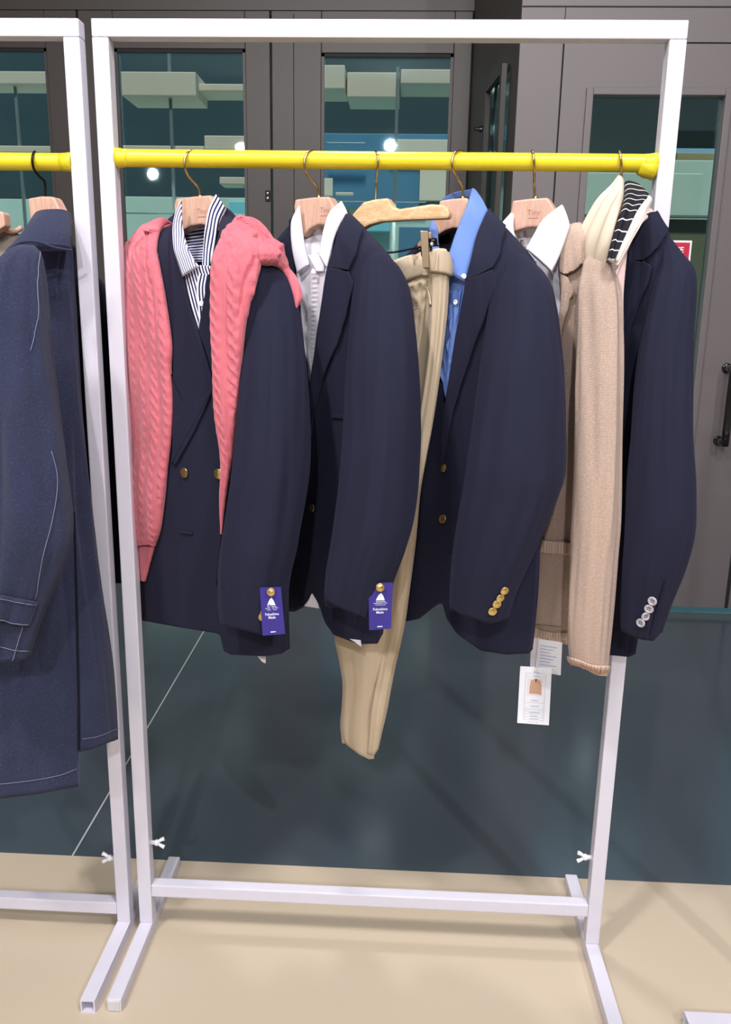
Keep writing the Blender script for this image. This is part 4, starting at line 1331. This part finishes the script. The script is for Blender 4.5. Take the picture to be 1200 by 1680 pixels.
# ================================================================== last blazer with shell buttons, blush shirt and silk scarf
j6 = thing('blazer', 'navy blazer with four grey shell cuff buttons at the right end of the rail', 'jacket', 'navy blazers')
t6 = Loft(rows_y([(349, 992, 1072), (378, 984, 1094), (420, 980, 1106), (450, 978, 1106), (520, 978, 1102), (640, 980, 1094), (800, 984, 1084), (900, 988, 1076), (1000, 990, 1052), (1055, 992, 1042)], -0.03, -0.045), 40, 0.36, 2.4, 120, 130, folds=0.006, seed=9,
          hem=[(960, 1060), (1003, 1075), (1034, 1078), (1050, 1070)], back_lift=0.05)
s6 = Loft(rows_y([(386, 1090, 1098), (404, 1088, 1112), (420, 1086, 1124), (430, 1085, 1133), (444, 1082, 1141), (465, 1075, 1144), (510, 1064, 1142), (560, 1054, 1138), (620, 1045, 1137), (709, 1036, 1137), (786, 1029, 1142), (846, 1026, 1142), (881, 1024, 1137), (935, 1021, 1121), (983, 1020, 1103), (1020, 1021, 1091), (1036, 1023, 1086)], -0.068, -0.15, -0.03), 40, 0.95, 2.3, 64, 110, folds=0.005, seed=10,
          hem=[(1018, 1035), (1050, 1049), (1073, 1052), (1086, 1036)], ramp=8)
hole6 = [(990, 350), (1030, 340), (1062, 345), (1050, 362), (1035, 388), (1022, 430), (1012, 452), (1018, 500), (1022, 545), (990, 545), (968, 450), (975, 390)]
t6.build('body', NAVY, j6, hole=hole6)
s6.build('sleeve', NAVY, j6)
b6, bs6 = t6.bvh(), s6.bvh()
patch('collar', [(1070, 350), (1050, 361), (1037, 386), (1026, 416), (1022, 430)], [(1074, 350), (1095, 379), (1086, 400), (1072, 416), (1060, 427)], NAVY, j6, b6, 0.003, 0.004, 50, 16, lin=True)
patch('lapel', [(1023, 426), (1012, 452), (1016, 490), (1019, 540), (1018, 600)], [(1059, 429), (1072, 437), (1065, 467), (1046, 512), (1019, 602)], NAVY, j6, b6, 0.003, 0.004, 70, 16, lin=True)
for x, y in ((1053, 1021), (1059, 1010), (1066, 998), (1072, 985.5)):
    button(x, y, bs6, j6, 'shell', 0.0072, 0.0015)
stitch('cuff_vent', [(1091, 952), (1084, 975), (1075, 1005), (1066, 1040)], bs6, j6, M['navy_lining'], 0.0012, 0.0006, 24)
sh6 = thing('blush_shirt', 'blush shirt edge showing between the scarf and the last blazer', 'shirt')
patch('collar_leaf', [(1064, 343, -0.0495), (1041, 370, -0.0770), (1024, 408, -0.0970), (1009, 444, -0.1070)], [(1073, 350, -0.0570), (1050, 372, -0.0820), (1031, 410, -0.1000), (1012, 454, -0.1100)], M['pink_shirt'], sh6, None, 0, 0.002, 30, 8, 0.002)
patch('shirt_front', [(984, 420, -0.0620), (992, 480, -0.0620), (1005, 545, -0.0620)], [(1030, 410, -0.0720), (1024, 480, -0.0770), (1024, 545, -0.0820)], M['pink_shirt'], sh6, None, 0, 0.002, 20, 10)
sc = thing('silk_scarf', 'cream and black striped silk scarf tied on the last hanger', 'scarf')
def pleats(k, a):
    return lambda s, l, t, v, w_: a * math.sin(t * k + v * 2) * min(1, v * 3)
patch('cream_fold', [(1015, 296, 0.005), (1003, 312, -0.010), (987, 329, -0.016), (968, 360, -0.022), (956, 386, -0.026), (958, 412, -0.030), (968, 440, -0.034)], [(1025, 300, -0.010), (1024, 322, -0.045), (1018, 345, -0.078), (1010, 372, -0.092), (1003, 398, -0.096), (997, 420, -0.092), (992, 446, -0.080)], M['cream'], sc, None, 0, 0.003, 60, 36, 0.008, func=pleats(15, 0.0035))
patch('striped_fold', [(1024, 303, -0.0059), (1024, 325, -0.0544), (1017, 352, -0.0900), (1006, 388, -0.1060), (996, 426, -0.1180)], [(1052, 312, -0.0134), (1065, 328, -0.0369), (1042, 356, -0.0820), (1022, 396, -0.1020), (1006, 432, -0.1170)], M['scarf_stripe'], sc, None, 0, 0.003, 50, 24, 0.006, func=pleats(9, 0.002))
patch('pale_fold', [(1056, 326, -0.0372), (1040, 352, -0.0860), (1022, 388, -0.1040), (1004, 424, -0.1160)], [(1067, 335, -0.0408), (1053, 362, -0.0820), (1030, 400, -0.1020), (1009, 438, -0.1160)], M['pale_silk'], sc, None, 0, 0.003, 40, 20, 0.007, func=pleats(13, 0.003))

# ================================================================== swing tickets under the cardigan
tk2 = thing('price_tag', 'white card covered in print hanging behind the front price tag', 'tag', 'white price tags')
yk = -0.05
cb = Card('card', [(872, 1046, yk), (923, 1054, yk - 0.004), (920.5, 1108, yk - 0.006), (870, 1100, yk - 0.004)], M['tag_white'], tk2)
cb.rect('fold', 0.02, 0.2, 0.02, 0.98, M['ink_pale'])
for k in range(8):
    cb.rect('print_line', 0.30, 0.84 - 0.1 * (k % 3), 0.18 + k * 0.095, 0.205 + k * 0.095, M['ink_grey'])
tk1 = thing('price_tag', 'white card with a small cardigan picture hanging lowest', 'tag', 'white price tags')
yk = -0.075
cf = Card('card', [(854, 1093, yk), (906, 1096, yk - 0.003), (901, 1190, yk - 0.008), (849, 1186, yk - 0.006)], M['tag_white'], tk1)
cf.rect('picture', 0.26, 0.74, 0.20, 0.50, M['ink_pale'], 0.0003)
cf.poly('cardigan_picture', [(0.36, 0.235), (0.46, 0.205), (0.50, 0.25), (0.56, 0.205), (0.66, 0.235), (0.70, 0.33), (0.71, 0.47), (0.645, 0.48), (0.63, 0.45), (0.62, 0.465), (0.41, 0.465), (0.40, 0.445), (0.385, 0.47), (0.33, 0.46), (0.335, 0.34)], M['ink_tan'], 0.0006)
cf.poly('cardigan_picture_neck', [(0.485, 0.205), (0.55, 0.205), (0.515, 0.275)], M['hole'], 0.0008)
for s0, s1, t_ in ((0.42, 0.62, 0.09), (0.42, 0.52, 0.145), (0.54, 0.6, 0.145), (0.40, 0.62, 0.575), (0.38, 0.66, 0.675), (0.36, 0.68, 0.79), (0.40, 0.62, 0.85), (0.38, 0.66, 0.90)):
    cf.rect('print_line', s0, s1, t_, t_ + 0.012, M['ink_grey'])
for t_ in (0.11, 0.165, 0.62, 0.72, 0.745, 0.775, 0.82, 0.87, 0.925):
    cf.rect('rule', 0.20, 0.82, t_, t_ + 0.004, M['ink_grey'])
for s0 in (0.19, 0.815):
    cf.rect('rule', s0, s0 + 0.008, 0.11, 0.93, M['ink_grey'])
for s0 in (0.36, 0.44, 0.52, 0.60):
    cf.rect('print_mark', s0, s0 + 0.035, 0.955, 0.972, M['ink_grey'])
tube('tag_tie', [at(883, 1046, -0.055), at(882, 1070, -0.062), at(880.5, 1096, yk - 0.003)], 0.0012, M['clear'], tk1, 8, 12)
lathe('eyelet', [(0.0035, 0), (0.0035, 0.0008), (0.0018, 0.001)], cf.pt(0.5, 0.045, 0.0003), cf.n, M['clear'], tk1, 14)

# ================================================================== left rack: denim coat, dark jacket, brown coat
co = thing('denim_coat', 'indigo denim coat with pale stitching on the left rack', 'coat')
tc_ = Loft(rows_y([(366, 70, 114), (382, 52, 117), (405, 26, 118.5), (450, -10, 121), (560, -40, 127.5), (700, -55, 137.5), (837, -65, 151), (955, -72, 167), (1053, -78, 179), (1190, -85, 193), (1235, -86, 196)], 0.0, -0.10), -18, 0.5, 2.3, 160, 120, folds=0.009, seed=21,
           hem=[(-90, 1312), (0, 1310), (60, 1303), (127, 1290), (131, 1234), (150, 1230), (197, 1212)], ramp=4, back_lift=0.02)
cs_ = Loft(rows_y([(402, 30, 56), (412, 12, 66), (440, -12, 72), (500, -30, 78), (580, -38, 86), (660, -42, 98), (760, -46, 112), (870, -50, 122), (930, -51, 107), (1010, -53, 72), (1070, -54, 51)], -0.15, -0.23), -18, 0.75, 2.3, 72, 110, folds=0.010, seed=22,
           hem=[(-55, 1090), (0, 1087), (47, 1081), (55, 1070)], ramp=8)
tc_.build('body', M['denim'], co)
cs_.build('sleeve', M['denim'], co)
bc, bcs = tc_.bvh(), cs_.bvh()
bco = join_bvh(tc_, cs_)
patch('collar', [(56, 361, -0.02), (45, 376, -0.05), (30, 395, -0.08), (10, 414, -0.11)], [(118, 357, 0.0), (118, 374, -0.02), (117, 392, -0.04), (116, 411, -0.05)], M['denim'], co, None, 0.0, 0.005, 36, 30, 0.012)
tube('collar_edge', [at(10, 414, -0.128), at(26, 401, -0.118), at(45, 396, -0.112), at(66, 398, -0.106), at(88, 406, -0.095), at(117, 411, -0.07)], 0.0022, M['denim'], co, 8, 40)
stitch('raglan_seam', [(67, 402), (62, 440), (61, 470), (63, 514), (57, 548), (50, 576)], bco, co, M['stitch'], 0.00065, 0.0015)
stitch('sleeve_seam', [(84, 740), (92, 770), (94, 794), (90, 830), (82, 868), (70, 914), (62, 960), (58, 984)], bcs, co, M['stitch'], 0.00065, 0.0012)
patch('cuff_strap', [(-40, 970), (0, 975), (30, 981), (62, 987)], [(-40, 1014), (0, 1018), (25, 1024), (49, 1026)], M['denim'], co, bcs, 0.002, 0.004, 30, 8)
stitch('strap_stitch', [(-40, 973), (0, 979), (30, 985), (60, 990)], bcs, co, M['stitch'], 0.00065, 0.0075)
stitch('strap_stitch', [(-40, 1010), (0, 1014), (25, 1020), (47, 1022)], bcs, co, M['stitch'], 0.00065, 0.0075)
stitch('cuff_stitch', [(-40, 1058), (0, 1061), (25, 1067), (47, 1068)], bcs, co, M['stitch'], 0.00065, 0.0012)
stitch('cuff_stitch', [(37, 1028), (30, 1050), (20, 1084)], bcs, co, M['stitch'], 0.00065, 0.0012)
stitch('hem_stitch', [(-60, 1288), (0, 1286), (60, 1279), (100, 1271), (126, 1261)], bc, co, M['stitch'], 0.00065, 0.0012)
stitch('hem_stitch', [(135, 1212), (160, 1208), (194, 1195)], bc, co, M['stitch'], 0.00065, 0.0012)
stitch('vent_edge', [(121, 840), (125, 960), (128, 1100), (130, 1230)], bc, co, M['navy_lining'], 0.0022, 0.0006)
hanger('rose wooden hanger above the denim coat collar', [(53, 327), (74, 323.5), (92, 324), (96, 327), (113, 360), (112, 392), (60, 392)], 10, [(55, 266, 0.034), (57, 254, 0.028), (57, 249, 0.012), (54, 254, -0.003), (53, 264, -0.006), (56, 278, -0.004), (65, 290, 0.006), (73, 298, 0.0122), (74, 326, 0.0122)], (80, 345), half=0.012, metal=M['dark_wire'])

dj = thing('dark_jacket', 'dark navy jacket hanging behind the denim coat between the two racks', 'jacket')
td = Loft(rows_y([(392, 60, 110), (415, 40, 135), (443, 24, 153), (468, 18, 175), (500, 16, 186), (560, 18, 190), (700, 25, 195), (860, 32, 199), (957, 36, 201)], 0.13, 0.11), 0, 0.35, 2.4, 72, 60, folds=0.006, seed=31, hem=[(0, 957), (220, 957)])
td.build('body', M['dark_navy'], dj)
patch('sleeve_seam', [(168, 480), (173, 640), (178, 800), (182, 950)], [(170, 480), (175, 640), (180, 800), (184, 950)], M['navy_lining'], dj, td.bvh(), 0.0, 0.002, 20, 4)

bc2 = thing('brown_coat', 'grey-brown coat with tan collar lining at the left edge', 'coat')
tb = Loft(rows_y([(385, -40, 22), (400, -60, 30), (430, -80, 34), (480, -90, 30), (640, -100, 20), (900, -100, 10)], 0.10, 0.10), 0, 0.4, 2.3, 60, 50, folds=0.006, seed=33)
tb.build('body', M['brown_wool'], bc2)
patch('collar', [(-20, 366, 0.08), (0, 374, 0.06), (16, 381, 0.05), (28, 384, 0.05)], [(-20, 440, 0.02), (0, 440, 0.02), (20, 425, 0.03), (35, 392, 0.05)], M['brown_wool'], bc2, None, 0, 0.004, 24, 14, 0.008)
tube('collar_lining', [at(-10, 366, 0.06), at(6, 374, 0.045), at(18, 380, 0.035), at(30, 377, 0.035), at(34, 374, 0.05)], 0.0045, M['tan_leather'], bc2, 10, 24)
hanger('orange-brown wooden hanger at the left edge', [(-30, 348), (8, 348), (12, 352), (14, 372), (-6, 384), (-36, 380)], 0, [(-12, 266, 0.034), (-10, 254, 0.028), (-8, 248, 0.012), (-12, 256, -0.004), (-10, 276, 0.0), (-8, 300, 0.0122), (-8, 350, 0.0122)], (-10, 360), half=0.012)

# ------------------------------------------------------------------ scenery beyond the glass
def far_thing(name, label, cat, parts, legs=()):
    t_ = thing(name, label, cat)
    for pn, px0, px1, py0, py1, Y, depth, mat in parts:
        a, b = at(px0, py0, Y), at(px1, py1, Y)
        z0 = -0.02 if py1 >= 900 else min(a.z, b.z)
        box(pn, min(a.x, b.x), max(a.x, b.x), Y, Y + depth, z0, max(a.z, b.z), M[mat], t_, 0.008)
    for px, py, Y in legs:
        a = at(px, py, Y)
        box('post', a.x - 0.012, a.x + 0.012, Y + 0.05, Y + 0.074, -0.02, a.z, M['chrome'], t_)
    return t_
far_thing('reflection_frame', 'pale bands on thin posts standing in for reflections in the leftmost door glass', 'band', [('band', -60, 165, 116, 139, 6.0, 0.3, 'band'), ('ledge', -60, 170, 238, 252, 6.0, 0.2, 'band')], [(18, 116, 6.0), (140, 116, 6.0)])  # solid pale bars stand in for ceiling lights reflected in the panes
far_thing('reflection_frame', 'thick pale duct and ledges standing in for reflections in the middle door glass', 'band', [('band', 198, 322, 117, 158, 5.6, 0.4, 'band'), ('band', 322, 420, 137, 150, 5.7, 0.3, 'band'), ('ledge', 335, 420, 222, 247, 5.6, 0.2, 'band'), ('ledge', 190, 335, 238, 249, 5.7, 0.2, 'band'), ('ledge', 360, 420, 290, 303, 5.6, 0.2, 'band'), ('rail', 190, 420, 348, 353, 5.6, 0.05, 'chrome')], [(274, 84, 5.6), (412, 137, 5.6)])
far_thing('reflection_frame', 'row of three pale bands standing in for reflections in the right-hand door glass', 'band', [('band', 500, 566, 106, 146, 5.6, 0.4, 'band'), ('band', 570, 655, 118, 160, 5.7, 0.4, 'band'), ('band', 658, 760, 113, 138, 5.6, 0.4, 'band')], [(653, 106, 5.55), (510, 106, 5.6)])
far_thing('counter', 'pale green counter seen through the leftmost door glass', 'counter', [('counter_front', -80, 195, 325, 900, 7.5, 0.3, 'aqua')])
far_thing('counter', 'pale green counter seen through the middle door glass', 'counter', [('counter_front', 196, 420, 322, 900, 7.2, 0.3, 'aqua'), ('sign_panel', 376, 420, 330, 362, 7.15, 0.04, 'cyan')])
far_thing('partition', 'blue partition behind an aqua counter in the right-hand door glass', 'partition', [('partition_wall', 500, 790, 218, 900, 8.0, 0.2, 'blue_panel'), ('counter_front', 500, 790, 338, 900, 7.4, 0.3, 'aqua'), ('crate', 655, 720, 372, 425, 7.1, 0.29, 'blue_panel'), ('panel', 690, 745, 262, 330, 7.9, 0.09, 'band'), ('panel', 640, 735, 228, 250, 7.9, 0.09, 'band'), ('glint_strip', 532, 546, 292, 322, 7.8, 0.05, 'band'), ('glint_strip', 551, 580, 315, 320, 7.35, 0.05, 'band'), ('glint_strip', 536, 600, 233, 236, 7.8, 0.05, 'chrome'), ('shelf', 500, 700, 327, 331, 7.3, 0.08, 'chrome'), ('box', 592, 640, 352, 380, 7.3, 0.1, 'cyan'), ('box', 560, 588, 360, 400, 7.3, 0.1, 'band')])  # the thin pale strips are added to imitate glints in the glass
far_thing('glass_screen', 'tall pale panel seen through the narrow return wall window', 'screen', [('panel', 790, 862, 246, 900, 6.6, 0.2, 'aqua'), ('panel', 790, 862, 205, 232, 6.4, 0.2, 'blue_panel')], [(800, 205, 6.4)])
# outside the grey door
far_thing('canopy', 'dark canopy above the sky in the grey door glass', 'canopy', [('canopy_wall', 930, 1045, 60, 900, 5.0, 0.4, 'dark_block'), ('canopy_roof', 1045, 1270, 60, 217, 5.04, 0.6, 'dark_block')])
far_thing('pavilion', 'tan pavilion behind the grey door glass', 'building', [('pavilion_wall', 1112, 1270, 250, 900, 6.0, 0.8, 'tan_block'), ('booth_front', 1126, 1270, 332, 900, 5.4, 0.5, 'dark_block'), ('parasol', 1112, 1190, 286, 320, 5.5, 0.3, 'aqua')])
far_thing('glass_screen', 'pale aqua screen behind the left of the grey door glass', 'screen', [('screen', 950, 1090, 282, 900, 4.7, 0.2, 'aqua'), ('screen', 1092, 1122, 262, 900, 5.1, 0.2, 'aqua')])
far_thing('parapet', 'olive parapet with steel handrail outside the grey door', 'wall', [('parapet_wall', 930, 1270, 357, 900, 4.2, 0.2, 'olive'), ('handrail', 940, 1270, 352, 357, 4.15, 0.05, 'chrome')])
sp_ = at(1123.5, 410.5, YG)
text_on('lettering', 'CE', 0.030, Vector((sp_.x - 0.0195, YG + 0.0035, sp_.z)), Vector((1, 0, 0)), Vector((0, 0, 1)), M['sign_white'], sg, 0.0008)
